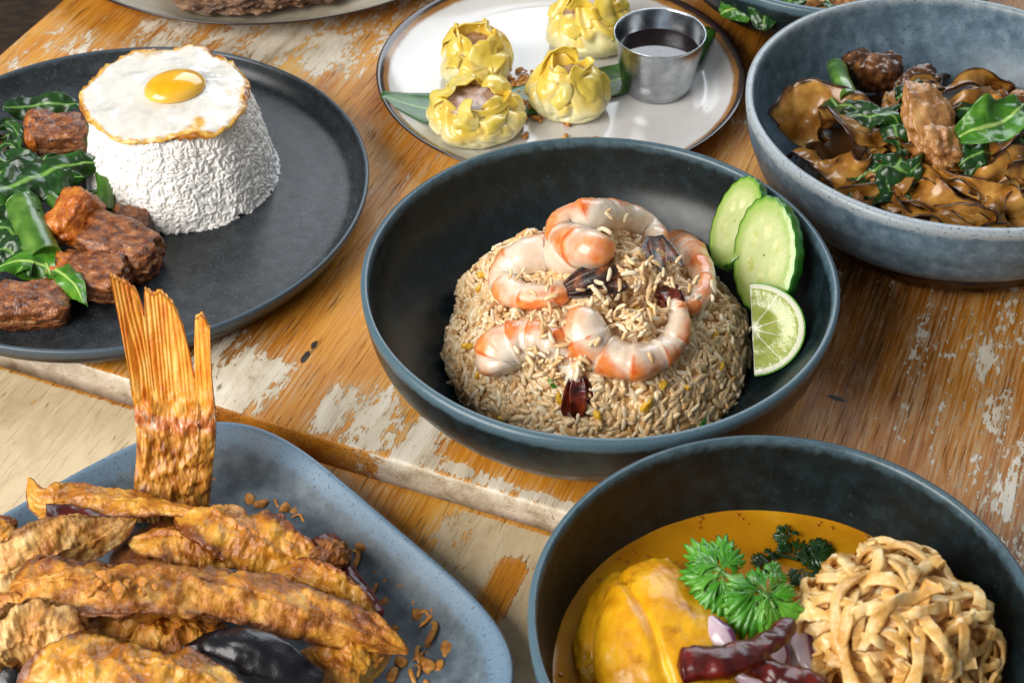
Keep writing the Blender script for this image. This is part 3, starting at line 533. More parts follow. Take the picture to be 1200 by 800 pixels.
def lime():
    c0 = at(879, 335, .055); c1 = at(884, 437, .026); mid = (c0+c1)/2; ax = unit(c1-c0); R = np.linalg.norm(c1-c0)/2*1.04
    out = at(940, 386, .045)-mid; out = unit(out-(out@ax)*ax); nrm = np.cross(ax, out); nrm = nrm*np.sign(nrm[2]); root = thing('lime_wedge', 'cut lime wedge resting before the cucumber slices', 'lime', mid)
    n = 60; an = np.linspace(-math.pi/2, math.pi/2, n); rings = np.linspace(.0, 1, 26); V = []; pi_ = []
    for k in rings:
        V.append(mid+np.outer(R*k*np.sin(an), ax)+np.outer(R*k*np.cos(an)*1.12, out)+nrm*.0006*math.sin(k*9))
        segl = np.abs(((an+math.pi/2)/math.pi*5+.5) % 1-.5)*math.pi/5*k*R; pi_.append(np.maximum(np.exp(-(segl/.0005)**2)*.8*(k > .05), sstep(.86, .93, k)*np.ones(n)) + (np.exp(-(k/.07)**2)))
    mk('flesh', np.vstack(V), grid(26, n), M['lime_flesh'], root, {'pith': np.clip(np.concatenate(pi_), 0, 1)})
    V = []
    for j, ph in enumerate(np.linspace(0, 1, 12)):   # peel: bulges below the cut face, back to the edge of the wedge
        ang = ph*math.radians(75); V.append(mid+np.outer(R*1.015*np.sin(an), ax)+np.outer(R*1.015*1.12*np.cos(an), out*math.cos(ang)-nrm*math.sin(ang)))
    mk('peel', np.vstack(V), grid(12, n), M['lime_skin'], root, solid=.0008)
lime()

# ------------------------------------------------------------------ plate of steamed rice with egg, pork and greens
MC = np.array([-.1975, .8155]); ZP = .0086
def mound_hf(x, y):
    sh = np.shape(x); x = np.ravel(np.asarray(x, float)); y = np.ravel(np.asarray(y, float)); r = np.hypot(x-MC[0], y-MC[1]); th = np.arctan2(y-MC[1], x-MC[0]); r = r*(1+.03*fbm(np.c_[np.cos(th), np.sin(th), 0*th], 2.5, 2, 43))
    z = ZP+.053*np.clip(1-(np.clip((r-.0435)/.0130, 0, 1))**1.3, 0, 1)+(.0022*fbm(np.c_[x, y, 0*x], 90, 2, 14)+.0016*fbm(np.c_[x, y, 0*x], 240, 2, 15))*(r < .057)
    return z.reshape(sh) if sh else float(z[0])
mr = thing('steamed_rice', 'moulded mound of white steamed rice under the fried egg', 'rice', (MC[0], MC[1], ZP))
rr = np.r_[np.linspace(.001, .044, 8), np.linspace(.0455, .0566, 30)]; X = MC[0]+np.outer(rr, np.cos(a)); Y = MC[1]+np.outer(rr, np.sin(a)); Z = mound_hf(X, Y)-.0006
mk('rice_core', np.stack([X, Y, Z], -1).reshape(-1, 3), grid(len(rr), 90, True), M['rice'], mr)
def side_sampler(N, rng):
    a = rng.random(N)*2*np.pi; k = rng.random(N); r = .0425+.0145*rng.random(N); x = MC[0]+r*np.cos(a); y = MC[1]+r*np.sin(a)
    return np.c_[x, y, mound_hf(x, y)]
grains(mr, mound_hf, side_sampler, 9500, M['rice'], 33, 300, L=.0060, Rr=.00118, tilt=.15, depth=.0017, lift=.0003)
def egg():
    c = np.array([MC[0]+.000, MC[1]-.003, ZP+.0586]); n = 150; an = np.linspace(0, 2*np.pi, n, endpoint=False); nx = fbm(np.c_[np.cos(an), np.sin(an), 0*an], 1.3, 3, 5)
    Ro = .0435*(1+.15*nx+.03*np.cos(2*an-.4)+.02*fbm(np.c_[np.cos(an), np.sin(an), 0*an+4], 7, 2, 8)); rg = np.linspace(.01, 1, 48); V = []; cr = []
    yc = np.array([.004, -.001])
    for k in rg:
        x = Ro*k*np.cos(an)*1.06; y = Ro*k*np.sin(an)*1.02; P = np.c_[x, y, 0*x]; dy = np.hypot(x-yc[0], y-yc[1])
        z = .0032+.0042*np.exp(-(dy/.021)**2)-.0010*np.exp(-((dy-.0235)/.004)**2)*.6+.0015*fbm(P, 90, 3, 2)*(.35+k)
        if k > .86: z = z+.0012*((k-.86)/.14)*(.4+fbm(P, 420, 2, 6)*1.6)
        z = z+.05*y-.0012*np.maximum(0, k-.93)/.07-.0045*np.clip((-y-.02)/.024, 0, 1)**2*.7-.0028*np.clip((x-.03)/.015, 0, 1)**2
        V.append(np.c_[x, y, z]+c); e = sstep(.88, 1., k)*1.0+.55*sstep(.5, .95, k)*(fbm(P, 60, 2, 19)+.22)
        e = e+.5*np.exp(-((x+.018)**2+(y-.037)**2)/.010**2)+.55*np.exp(-((x-.020)**2+(y+.030)**2)/.007**2)+.3*np.exp(-((x-.031)**2+(y+.005)**2)/.012**2); cr.append(e*np.ones(n))
    V.append(V[-1]*1.0); V[-1] = V[-1]+np.array([0, 0, -.0008]); cr.append(cr[-1])
    root = thing('fried_egg', 'fried egg with orange yolk and browned lacy edge on the rice', 'egg', c)
    mk('egg_white', np.vstack(V), grid(49, n, True), M['eggwhite'], root, {'crisp': np.concatenate(cr)})
    V, Fc = ico(5); R3 = rotm((0, 0, .55)); keep = V[:, 2] > -.35; sz = np.array([.0182, .0150, .0078]); U = V.copy(); U[:, 2] = np.where(U[:, 2] > 0, U[:, 2]**1.0, U[:, 2]*.3)
    Q = (U*sz)@R3.T+c+np.array([yc[0], yc[1], .0062]); mk('yolk', Q, Fc, M['yolk'], root, {'r': np.hypot(V[:, 0], V[:, 1])})
egg()
def pork(px, py, z, size, e, label, mat='pork', seed=0, pw=4.5, skin=None):
    c = at(px, py, z); V, Fc = blob(c, np.array(size)*1.05, e, pw+2, ((.20, 1.3), (.13, 3.0), (.06, 8)), 5, seed)
    Vl = (V-c)@rotm(e); V = V-unit(V-c)*(.0011*np.abs(fbm(Vl*np.array([.3, 1.6, 1]), 170, 2, seed)))[:, None]
    root = thing('pork_chunk', label, 'pork', (c[0], c[1], V[:, 2].min())); mk('meat', V, Fc, M[mat], root, {'fat': np.exp(-((Vl[:, 2]/size[2]-.15)/.20)**2)})
    if skin is not None:
        off, sz = skin; V, Fc = blob(c+np.array(off), sz, e, 3.6, ((.25, 1.6), (.12, 5)), 4, seed+50); mk('crisp_skin', V, Fc, M['pork_crisp'], root)
pork(66, 160, ZP+.020, (.0165, .0120, .0125), (.25, .1, .15), 'square brown pork chunk between the two dark leaves', seed=2, skin=((-.013, -.004, .001), (.0045, .0110, .0125)))
pork(140, 290, ZP+.013, (.0215, .0135, .0110), (.1, .15, -.35), 'long dark pork chunk at the foot of the white rice', seed=3)
pork(88, 256, ZP+.022, (.0095, .0150, .0110), (.3, -.3, -.5), 'orange crisp pork piece leaning on the thick green stem', 'pork_crisp', seed=4, pw=3)
pork(106, 325, ZP+.010, (.0200, .0130, .0090), (.1, -.1, -.25), 'flat glazed pork chunk beside the curled light green leaf', seed=5, skin=((-.016, .004, .003), (.006, .009, .007)))
pork(36, 358, ZP+.009, (.0195, .0115, .0095), (.2, .1, .15), 'dark browned pork chunk under the curled light green leaf', seed=6)
pork(12, 178, ZP+.010, (.012, .010, .008), (.2, .1, .4), 'small reddish pork scrap at the plate edge by the stringy greens', seed=7)
pork(150, 262, ZP+.010, (.010, .008, .008), (.2, .4, .2), 'small pork scrap tucked against the rice mound', seed=8)
def leaf(path, w, label, mat='leaf_dark', cup=-.25, wave=(.002, 14), crink=(.0035, 85), seed=0, up=(0, -.45, .9), p=.75, name='basil_leaf', cat='leaf', group=None, solid=.0005, edge=.035):
    V, Fc, t, s = sheet(path, leafw(w, p), up, 60, 25, cup, wave, crink, seed, edge)
    return mk(name, V, Fc, M[mat], None, {'vein': np.clip(1-np.abs(s)*1.0, 0, 1)}, solid=solid, label=label, cat=cat, group=group)
leaf(pts([(4, 128), (40, 124), (75, 122), (108, 126)], ZP+.022), .0085, 'long dark leaf lying behind the square pork chunk', seed=1)
leaf(pts([(-12, 228), (30, 214), (75, 196), (122, 188)], ZP+.030), .0150, 'broad glossy dark leaf folded across the middle of the greens', seed=2, crink=(.006, 75), wave=(.003, 9))
leaf(pts([(-20, 205), (20, 200), (60, 206), (100, 212)], ZP+.024), .0110, 'dark crumpled leaf under the broad glossy leaf', seed=3, crink=(.006, 90))
leaf(pts([(-15, 262), (10, 270), (26, 292), (34, 325)], ZP+.020), .0115, 'dark wilted leaf beside the thick green stem', seed=4, crink=(.006, 90))
leaf(pts([(-16, 320), (20, 308), (58, 312), (84, 330), (100, 357)], ZP+.020), .0088, 'curled light green leaf over the browned pork', 'leaf_bright', seed=5, cup=-.5, p=.9)
leaf(pts([(22, 318), (38, 300), (52, 305), (60, 325)], ZP+.020), .0080, 'small light green leaf tip by the thick stem', 'leaf_bright', seed=6)
leaf(pts([(-10, 245), (10, 238), (32, 240), (50, 250)], ZP+.026), .0110, 'glossy dark leaf curled over the thick green stem', seed=8, crink=(.006, 80))
leaf(pts([(-14, 190), (15, 186), (45, 190), (70, 184)], ZP+.026), .0080, 'dark leaf under the square pork chunk', seed=9, crink=(.006, 80))
leaf(pts([(-14, 300), (4, 292), (18, 300), (26, 318)], ZP+.018), .0090, 'dark leaf beside the curled light green leaf', seed=10, crink=(.006, 80))
leaf(pts([(62, 240), (80, 235), (100, 228), (118, 222)], ZP+.016), .0080, 'narrow dark leaf behind the orange crisp pork', seed=7)
for i, (A, lb) in enumerate([([(-5, 150), (12, 145), (28, 160), (40, 172)], 0), ([(-5, 165), (14, 158), (30, 168), (36, 182)], 0), ([(-8, 178), (10, 170), (24, 178), (30, 190)], 0), ([(5, 140), (18, 152), (24, 168), (20, 182)], 0)]):
    leaf(pts(A, ZP+.018+.002*i), .0036, 'thin shredded green leaf strand by the square pork chunk', seed=20+i, name='leaf_strand', group='shredded greens by the square pork')
def stemtube(path, r, label, mat='stem', name='green_stem', cat='stem', seed=0, hollow=True):
    P = catmull(path, 40); t = np.linspace(0, 1, 40); V, Fc, tt, an = tube(P, r*(1+.05*np.sin(t*5+seed)), r*.9*np.ones(40), 22); V = V+normals(V, Fc)*(.05*r*fbm(V, 120, 2, seed))[:, None]
    n = len(V); V = np.vstack([V, P[:1], P[-1:]]); caps = [(i, (i+1) % 22, n) for i in range(22)]+[(n-23-0+1-22+22+i-22+22-1 if False else n-22+(i+1) % 22, n-22+i, n+1) for i in range(22)]
    return mk(name, V, [tuple(f) for f in Fc]+caps, M[mat], None, label=label, cat=cat)
stemtube(pts([(26, 240, ZP+.022), (38, 268, ZP+.022), (54, 302, ZP+.018)], 0), .0095, 'thick bright green chili stem among the glossy leaves', seed=1)
stemtube(pts([(121, 200, ZP+.022), (124, 222, ZP+.018), (122, 246, ZP+.012)], 0), .0052, 'short yellowish green stem against the white rice', seed=2)
stemtube(pts([(88, 148, ZP+.024), (98, 156, ZP+.022), (104, 168, ZP+.016)], 0), .0055, 'pale green stem piece touching the rice behind the square pork', seed=3)
stemtube(pts([(60, 232, ZP+.022), (72, 244, ZP+.020), (80, 262, ZP+.014)], 0), .0045, 'slim green stem behind the orange crisp pork', seed=4)
# ------------------------------------------------------------------ dumplings, sauce cup, leaf
ZS = .0075
def dumpling(px, py, R, Hh, label, seed, rot=0., opn=.3, sq=1.):
    c = at(px, py, ZS); n = 180; a = np.linspace(0, 2*np.pi, n, endpoint=False); rng = np.random.default_rng(seed); ca, sa = np.cos(a), np.sin(a)
    prof = catmull([(.02, 0, 0), (.68, 0, .0), (.93, 0, .10), (1.04, 0, .32), (1.0, 0, .55), (.88, 0, .75), (.5*(.8+opn), 0, .90), (opn+.06, 0, 1.0), (opn, 0, 1.0), (opn*.92, 0, .90), (opn*.8, 0, .76)], 80)
    cw = [(2*np.pi*(k+.8*rng.random())/5, .10+.42*rng.random(), .3+.9*rng.random()) for k in range(5)]
    V = []; low = []; lip = []
    for i, (r, _, z) in enumerate(prof):
        tz = float(np.clip(z, 0, 1.1)); ins = i > 62; th = a+.55*math.sin(seed*1.7)*tz**1.5+.22*fbm(np.c_[ca, sa, 0*a+z*1.2+seed], 1.6, 2, seed+21)
        pl = np.zeros(n)
        for ph, wd, hh in cw: d = (th-ph+np.pi) % (2*np.pi)-np.pi; pl = np.maximum(pl, np.exp(-np.abs(d/wd)**2.2)*hh)
        ct, st = np.cos(th), np.sin(th)
        cre = np.exp(-(fbm(np.c_[ct*1.1+seed, st*1.1, 0*a+z*.7], 1.1, 2, seed+7)/.10)**2); cre2 = np.exp(-(fbm(np.c_[ct*1.9, st*1.9+seed, 0*a+z*1.9], 1.1, 2, seed+17)/.12)**2)
        rad = R*r*(1+(.02+.20*tz**2)*(pl-.4)+.20*fbm(np.c_[ca, sa, 0*a+z+seed], 1.1, 2, seed)*(.4+tz))-R*min(1, z*4)*(.13*cre+.07*cre2)*(0 if ins else 1)
        zz = Hh*z*(1+(.42*fbm(np.c_[ca, sa, 0*a+seed], 1.2, 2, seed+3)+.14*(pl-.35))*tz**3)
        V.append(np.c_[rad*np.cos(a+rot)*sq, rad*np.sin(a+rot)/sq, zz]+c); low.append(np.full(n, 1-tz)+.3*cre); lip.append(np.full(n, tz-.3)+.25*pl)
    root = thing('dumpling', label, 'dumpling', c); mk('wrapper', np.vstack(V), grid(80, n, True), M['wrapper'], root, {'low': np.concatenate(low), 'lip': np.concatenate(lip)})
    V, Fc = blob(c+np.array([0, 0, Hh*.80]), (R*(opn+.08), R*(opn+.08), Hh*.17), (0, 0, rot), 2.2, ((.25, 2), (.25, 6)), 4, seed); mk('filling', V, Fc, M['filling'], root)
    for k in range(5):   # loose corners of dough around the opening
        ph = 2*np.pi*(k+.6*rng.random())/5; ro = R*(opn+.24); pa = [c+np.array([math.cos(ph+q*rng.normal()*.1)*f, math.sin(ph+q*rng.normal()*.1)*f, h_*Hh]) for q, (f, h_) in enumerate([(R*.97, .62), (ro*1.12, .84), (ro*.80, 1.0+.10*rng.random()), (ro*rng.uniform(.5, 1.0), 1.06+.16*rng.random())])]
        upv = np.array([math.cos(ph), math.sin(ph), .35]); V, Fc, t, s = sheet(pa, lambda t: R*(.34+.16*math.sin(k*2.))*np.clip(1.05-t**3*.6, .3, 1), upv, 30, 19, -.5, (.0016, 5), (.0045, 60), seed+k)
        mk('fold', V, Fc, M['wrapper'], root, {'low': .2, 'lip': .30+.5*t}, solid=.0008)
dumpling(557, 88, .0245, .0270, 'closed yellow dumpling standing apart behind the open-topped one', 3, .4, .46, .95)
dumpling(557, 152, .0265, .0255, 'yellow dumpling with its meat filling showing at the open top', 5, 1.3, .64, 1.05)
dumpling(667, 126, .0245, .0280, 'ruffled yellow dumpling in front of the steel sauce cup', 8, 2.2, .48, 1.03)
dumpling(690, 50, .0270, .0310, 'tall folded yellow dumpling touching the back of the sauce cup', 12, .2, .55, 1.08)
cp = at(769, 102, ZS)
V, Fc, t = lathe([(0, .0005), (.019, .0005), (.0205, .0012), (.0215, .004), (.0252, .018), (.0278, .034), (.0285, .0395), (.0292, .0402), (.0290, .0410), (.0283, .0404), (.0272, .034), (.0246, .018), (.0208, .003), (0, .002)], 96, 8)
cup = thing('sauce_cup', 'small steel cup of dark dipping sauce on the dumpling plate', 'sauce cup', cp); mk('cup_wall', V+cp, Fc, M['steel'], cup)
rr = np.linspace(.0005, .0268, 14); a = np.linspace(0, 2*np.pi, 72, endpoint=False); mk('sauce', np.stack([np.outer(rr, np.cos(a)), np.outer(rr, np.sin(a)), np.repeat((.0268+.0006*(rr/.0268)**8)[:, None], 72, 1)], -1).reshape(-1, 3)+cp, grid(14, 72, True), M['soy'], cup)
def plate_z(x, y): return .0078+.55*np.maximum(0., np.hypot(x-SP[0], y-SP[1])-.088)**1.15
bl = [(447, 112), (490, 125), (540, 132), (600, 122), (660, 108), (720, 95), (780, 75), (815, 52), (834, 34)]
V, Fc, t, s = sheet([hit(x, y, plate_z, .0012) for x, y in bl], lambda t: np.minimum(.016, .0035+.10*np.minimum(t, 1-t)), (0, 0, 1), 70, 15, .06, (.0006, 12), (.0008, 60), 3)
mk('banana_leaf', V, Fc, M['banana_leaf'], None, {'vein': 1-np.abs(s)}, solid=.0006, label='strip of green banana leaf under the dumplings and cup', cat='banana leaf')
def bits(name, label, cat, spots, mat, smin, smax, seed, hf, stuff=True):
    rng = np.random.default_rng(seed); Vs = []; Fs = []; n = 0
    for (x, y) in spots:
        s = rng.uniform(smin, smax); V, Fc = blob(hit(x, y, hf, s*.45), (s*rng.uniform(.9, 1.7), s*.8, s*.55), tuple(rng.uniform(-.5, .5, 2))+(rng.uniform(0, 6),), 2.5, ((.4, 2),), 2, int(rng.integers(99))); Vs.append(V); Fs.append(Fc+n); n += len(V)
    return mk(name, np.vstack(Vs), np.vstack(Fs), M[mat], None, label=label, cat=cat, kind='stuff')
rng = np.random.default_rng(2); sp = [(608+rng.normal()*14, 128+rng.normal()*12) for _ in range(70)]+[(610+rng.normal()*9, 97+rng.normal()*7) for _ in range(34)]+[(rng.uniform(590, 700), rng.uniform(90, 165)) for _ in range(22)]
bits('fried_garlic_crumbs', 'brown fried garlic crumbs scattered between the dumplings', 'garlic crumbs', sp, 'crumb', .0011, .0026, 5, plate_z)

# ------------------------------------------------------------------ meat patty and far greens
V, Fc = blob((TC[0]+.000, TC[1]-.080, .018), (.070, .068, .012), (0, 0, .2), 2.6, ((.10, 2), (.12, 6), (.07, 14)), 6, 4)
mk('meat_patty', V, Fc, M['patty'], None, label='coarse browned meat patty on the taupe plate', cat='meat')
for i, (x, y, z, w, m) in enumerate([(885, 6, .045, .012, 'leaf_bright'), (900, 4, .047, .012, 'leaf_dark'), (918, 8, .043, .010, 'leaf_dark'), (935, 5, .045, .010, 'leaf_bright'), (955, 4, .044, .012, 'leaf_dark')]):
    c = at(x, y, z); ang = i*1.3; d = np.array([math.cos(ang), math.sin(ang), .3])*.022
    leaf([c-d, c+np.array([0, 0, .006]), c+d], w, 'crumpled cooked leaf in the half-hidden dark bowl', m, crink=(.006, 120), seed=60+i, group='cooked leaves in the half-hidden dark bowl', name='cooked_leaf')
for i, (x, y) in enumerate([(960, 8), (975, 3), (990, 6)]):
    V, Fc = blob(at(x, y, .043), (.014, .010, .008), (.3*i, .2, i), 3, ((.3, 2), (.12, 6)), 4, 70+i); mk('meat_piece', V, Fc, M['chicken_brown'], None, label='browned meat piece in the half-hidden dark bowl', cat='meat', group='meat pieces in the half-hidden dark bowl')
V, Fc = blob((GC[0], GC[1], .026), (.092, .092, .014), (0, 0, 0), 2.2, ((.1, 3), (.1, 8)), 5, 3); mk('vegetable_heap', V, Fc, M['leaf_dark'], None, {'vein': 0}, label='dark heap of cooked vegetables filling the half-hidden bowl', cat='vegetables')

# ------------------------------------------------------------------ wide noodles
def noodle_hf(x, y):
    r = np.hypot(x-NC[0]-.004, y-NC[1]+.006)/.098; return .024+.038*np.maximum(0., 1-r*r)
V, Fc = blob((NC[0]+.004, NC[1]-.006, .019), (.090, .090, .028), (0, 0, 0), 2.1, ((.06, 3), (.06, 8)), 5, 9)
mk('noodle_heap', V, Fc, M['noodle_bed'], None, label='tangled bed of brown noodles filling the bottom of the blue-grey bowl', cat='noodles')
def noodle(path, w, seed, label='wide brown glossy noodle in the blue-grey bowl', group='wide noodles in the blue-grey bowl', crink=(.0022, 60), up=(0, -.5, .86), wave=(.0015, 8), nT=70, twist=1.0):
    V, Fc, t, s = sheet(path, lambda t: w*(.8+.2*np.sin(t*9+seed))*np.clip(np.minimum(t, 1-t)/.03, .5, 1), up, nT, 19, .35*math.sin(seed*2.1), wave, crink, seed, twist=twist)
    return mk('wide_noodle', V, Fc, M['noodle'], None, {'edge': np.abs(s)}, solid=.0011, label=label, cat='noodle', group=group)
H3 = lambda L, l=.004: [hit(x, y, noodle_hf, q[0] if q else l) for x, y, *q in L]
noodle(H3([(928, 165, .006), (950, 135, .012), (985, 128, .016), (1012, 150, .013), (1030, 175, .008)]), .024, 1, 'broad crumpled brown noodle sheet folded against the bowl wall', None, (.0085, 55), wave=(.004, 7), twist=.35)
noodle(H3([(935, 178, .004), (970, 188, .010), (1005, 200, .010), (1020, 188, .006)]), .013, 2, 'small folded noodle lip under the broad crumpled sheet', None, (.006, 60))
for i, (L, w_) in enumerate([([(1100, 108, .012), (1130, 98, .014), (1160, 96, .012), (1180, 108, .008)], .010), ([(1106, 125, .012), (1140, 116, .016), (1172, 106, .012), (1182, 115, .008)], .007), ([(1065, 110, .010), (1085, 100, .012), (1108, 106, .010)], .012), ([(1045, 122, .008), (1065, 106, .012), (1090, 104, .010)], .007),
    ([(1130, 215, .008), (1165, 205, .014), (1205, 190, .012)], .012), ([(1090, 200, .008), (1125, 215, .012), (1165, 225, .010), (1195, 215, .008)], .008), ([(1140, 178, .010), (1170, 165, .016), (1210, 158, .014)], .013), ([(1145, 240, .006), (1170, 235, .012), (1205, 255, .008)], .017),
    ([(1060, 232, .004), (1090, 226, .010), (1120, 240, .008), (1150, 262, .004)], .012), ([(985, 235, .004), (1020, 226, .008), (1060, 232, .008), (1095, 250, .004)], .011), ([(1040, 250, .004), (1075, 246, .009), (1110, 256, .006), (1140, 268, .003)], .010), ([(1015, 190, .006), (1040, 185, .010), (1062, 200, .006)], .011), ([(1090, 255, .004), (1130, 252, .010), (1180, 262, .006)], .011),
    ([(1070, 196, .010), (1095, 205, .013), (1115, 225, .008)], .006), ([(1115, 205, .012), (1140, 215, .014), (1150, 232, .008)], .007), ([(1180, 200, .014), (1195, 180, .016), (1215, 176, .010)], .010), ([(1140, 150, .008), (1165, 148, .013), (1190, 140, .010)], .009), ([(1025, 165, .008), (1045, 158, .012), (1065, 170, .008)], .009), ([(960, 212, .003), (990, 222, .006), (1015, 215, .005)], .008), ([(1165, 118, .006), (1190, 128, .010), (1215, 125, .006)], .009), ([(1060, 120, .010), (1085, 116, .012), (1105, 122, .008)], .008), ([(1120, 265, .003), (1160, 258, .008), (1200, 272, .003)], .009)]):
    noodle(H3(L), w_*.8, 10+i, crink=(.0022, 60), wave=(.0015, 8))
rng = np.random.default_rng(77)
for i in range(64):
    x = rng.uniform(960, 1215); y = 98+rng.random()*170
    if (x-1110)**2/165**2+(y-178)**2/92**2 > .92 or (x < 1040 and y < 205): continue
    an_ = rng.uniform(0, 6.28); L = rng.uniform(55, 100); cv = rng.normal()*.5; lf0 = rng.uniform(.0, .008); am = rng.uniform(.002, .007); q = []; xx, yy = x, y
    for j in range(6):
        q.append((xx, yy, lf0+am*math.sin(j*1.3+i))); xx += math.cos(an_)*L/5; yy += math.sin(an_)*L/5*.62; an_ += cv
    q = [p_ for p_ in q if (p_[0]-1112)**2/172**2+(p_[1]-178)**2/96**2 < 1]
    if len(q) > 3: noodle(H3(q), rng.uniform(.0035, .0070), 100+i, twist=1.5)
def chunk(px, py, lift, size, e, mat, label, hf, name, cat, seed, amps=((.38, 1.5), (.12, 3.5), (.04, 9)), pw=3.0, k=5, group=None):
    V, Fc = blob(hit(px, py, hf, lift), size, e, pw, amps, k, seed); return mk(name, V, Fc, M[mat], None, label=label, cat=cat, group=group)
chunk(1090, 142, .016, (.0150, .0215, .0070), (.65, .15, .45), 'chicken_brown', 'pale browned chicken slice topping the noodle heap', noodle_hf, 'chicken_slice', 'chicken', 3, pw=2.8, amps=((.42, 1.7), (.10, 4), (.04, 10)))
chunk(1106, 172, .014, (.0130, .0120, .0075), (.5, .3, .8), 'chicken_brown', 'ragged lower chicken piece below the pale browned slice', noodle_hf, 'chicken_slice', 'chicken', 4, pw=2.8, amps=((.45, 1.8), (.12, 4), (.04, 10)))
chunk(1002, 82, .012, (.0120, .0080, .0135), (.2, .2, .3), 'mushroom', 'charred meat piece beside the upright green stem', noodle_hf, 'seared_meat', 'meat', 5, amps=((.35, 1.3), (.10, 3), (.03, 9)))
chunk(1030, 85, .012, (.0145, .0085, .0135), (.2, -.2, -.4), 'mushroom', 'larger charred meat piece at the back of the noodle heap', noodle_hf, 'seared_meat', 'meat', 6, amps=((.35, 1.3), (.10, 3), (.03, 9)))
chunk(1078, 97, .010, (.012, .008, .008), (.2, -.2, .2), 'mushroom', 'dark meat scrap behind the pale browned chicken slice', noodle_hf, 'seared_meat', 'meat', 7)
for i, (x, y) in enumerate([(1028, 210), (1040, 222), (1005, 232), (1078, 180), (1150, 195), (1192, 115), (1160, 190)]):
    chunk(x, y, .007, (.0055, .004, .0036), (i, .3, i*.7), 'chicken_brown', 'small browned meat crumb among the noodles', noodle_hf, 'meat_crumb', 'meat', 30+i, k=3, group='meat crumbs among the noodles')
lf = dict(crink=(.0055, 75), cup=-.4)
leaf(H3([(940, 100, .016), (958, 108, .016), (985, 122, .012)]), .0095, 'dark pointed leaf end hanging beside the upright green stem', seed=31, **lf)
leaf(H3([(962, 118, .014), (990, 122, .018), (1020, 130, .016), (1056, 124, .012)]), .0100, 'long dark leaf lying across the back of the noodles', seed=32, **lf)
leaf(H3([(1036, 135, .014), (1050, 155, .016), (1058, 185, .012)]), .0080, 'twisted dark leaf running down beside the chicken slice', seed=33, **lf)
leaf(H3([(1000, 212, .008), (1030, 200, .013), (1062, 205, .013), (1085, 190, .010)]), .0125, 'crumpled dark leaf bunch in front of the chicken slice', seed=34, crink=(.010, 85))
leaf(H3([(975, 222, .006), (1005, 212, .010), (1040, 200, .010)]), .0065, 'narrow dark leaf at the front of the noodle heap', seed=35, **lf)
leaf(H3([(1050, 115, .012), (1075, 105, .016), (1100, 112, .012)]), .0070, 'thin dark leaf between the charred meat and the chicken slice', seed=39, **lf)
leaf(H3([(990, 140, .018), (1015, 132, .022), (1045, 136, .018), (1062, 150, .012)]), .0085, 'long dark leaf crossing over the folded noodles beside the broad sheet', seed=42, **lf)
leaf(H3([(985, 235, .006), (1015, 222, .012), (1045, 225, .012), (1075, 236, .006)]), .0080, 'dark leaf lying low along the bowl wall before the noodles', seed=43, **lf)
leaf(H3([(1125, 195, .012), (1140, 182, .018), (1160, 178, .016), (1180, 186, .010)]), .0080, 'dark leaf under the noodles below the bright midrib leaf', seed=44, **lf)
leaf(H3([(1190, 150, .014), (1200, 165, .018), (1215, 170, .014)]), .0090, 'dark leaf end beyond the bright midrib leaf', seed=40, **lf)
leaf(H3([(1055, 175, .014), (1052, 195, .017), (1040, 215, .013), (1050, 232, .008)]), .0095, 'long dark leaf hanging down the front of the noodle heap', seed=41, **lf)
leaf(H3([(1120, 162, .016), (1150, 150, .022), (1180, 138, .022), (1202, 122, .018)]), .0135, 'bright green leaf with pale midrib beside the chicken slice', 'leaf_bright', seed=36, crink=(.0045, 70), cup=.45, edge=.0)
leaf(H3([(1115, 130, .012), (1150, 125, .015), (1190, 130, .012)]), .0110, 'dark leaf behind the bright midrib leaf', seed=37, **lf)
leaf(H3([(1110, 185, .010), (1135, 180, .014), (1150, 165, .010)]), .0110, 'dark leaf under the bright midrib leaf', seed=38, **lf)
stemtube(H3([(980, 78, .022), (986, 96, .020), (996, 116, .014)]), .0058, 'upright bright green stem by the charred meat', seed=7)

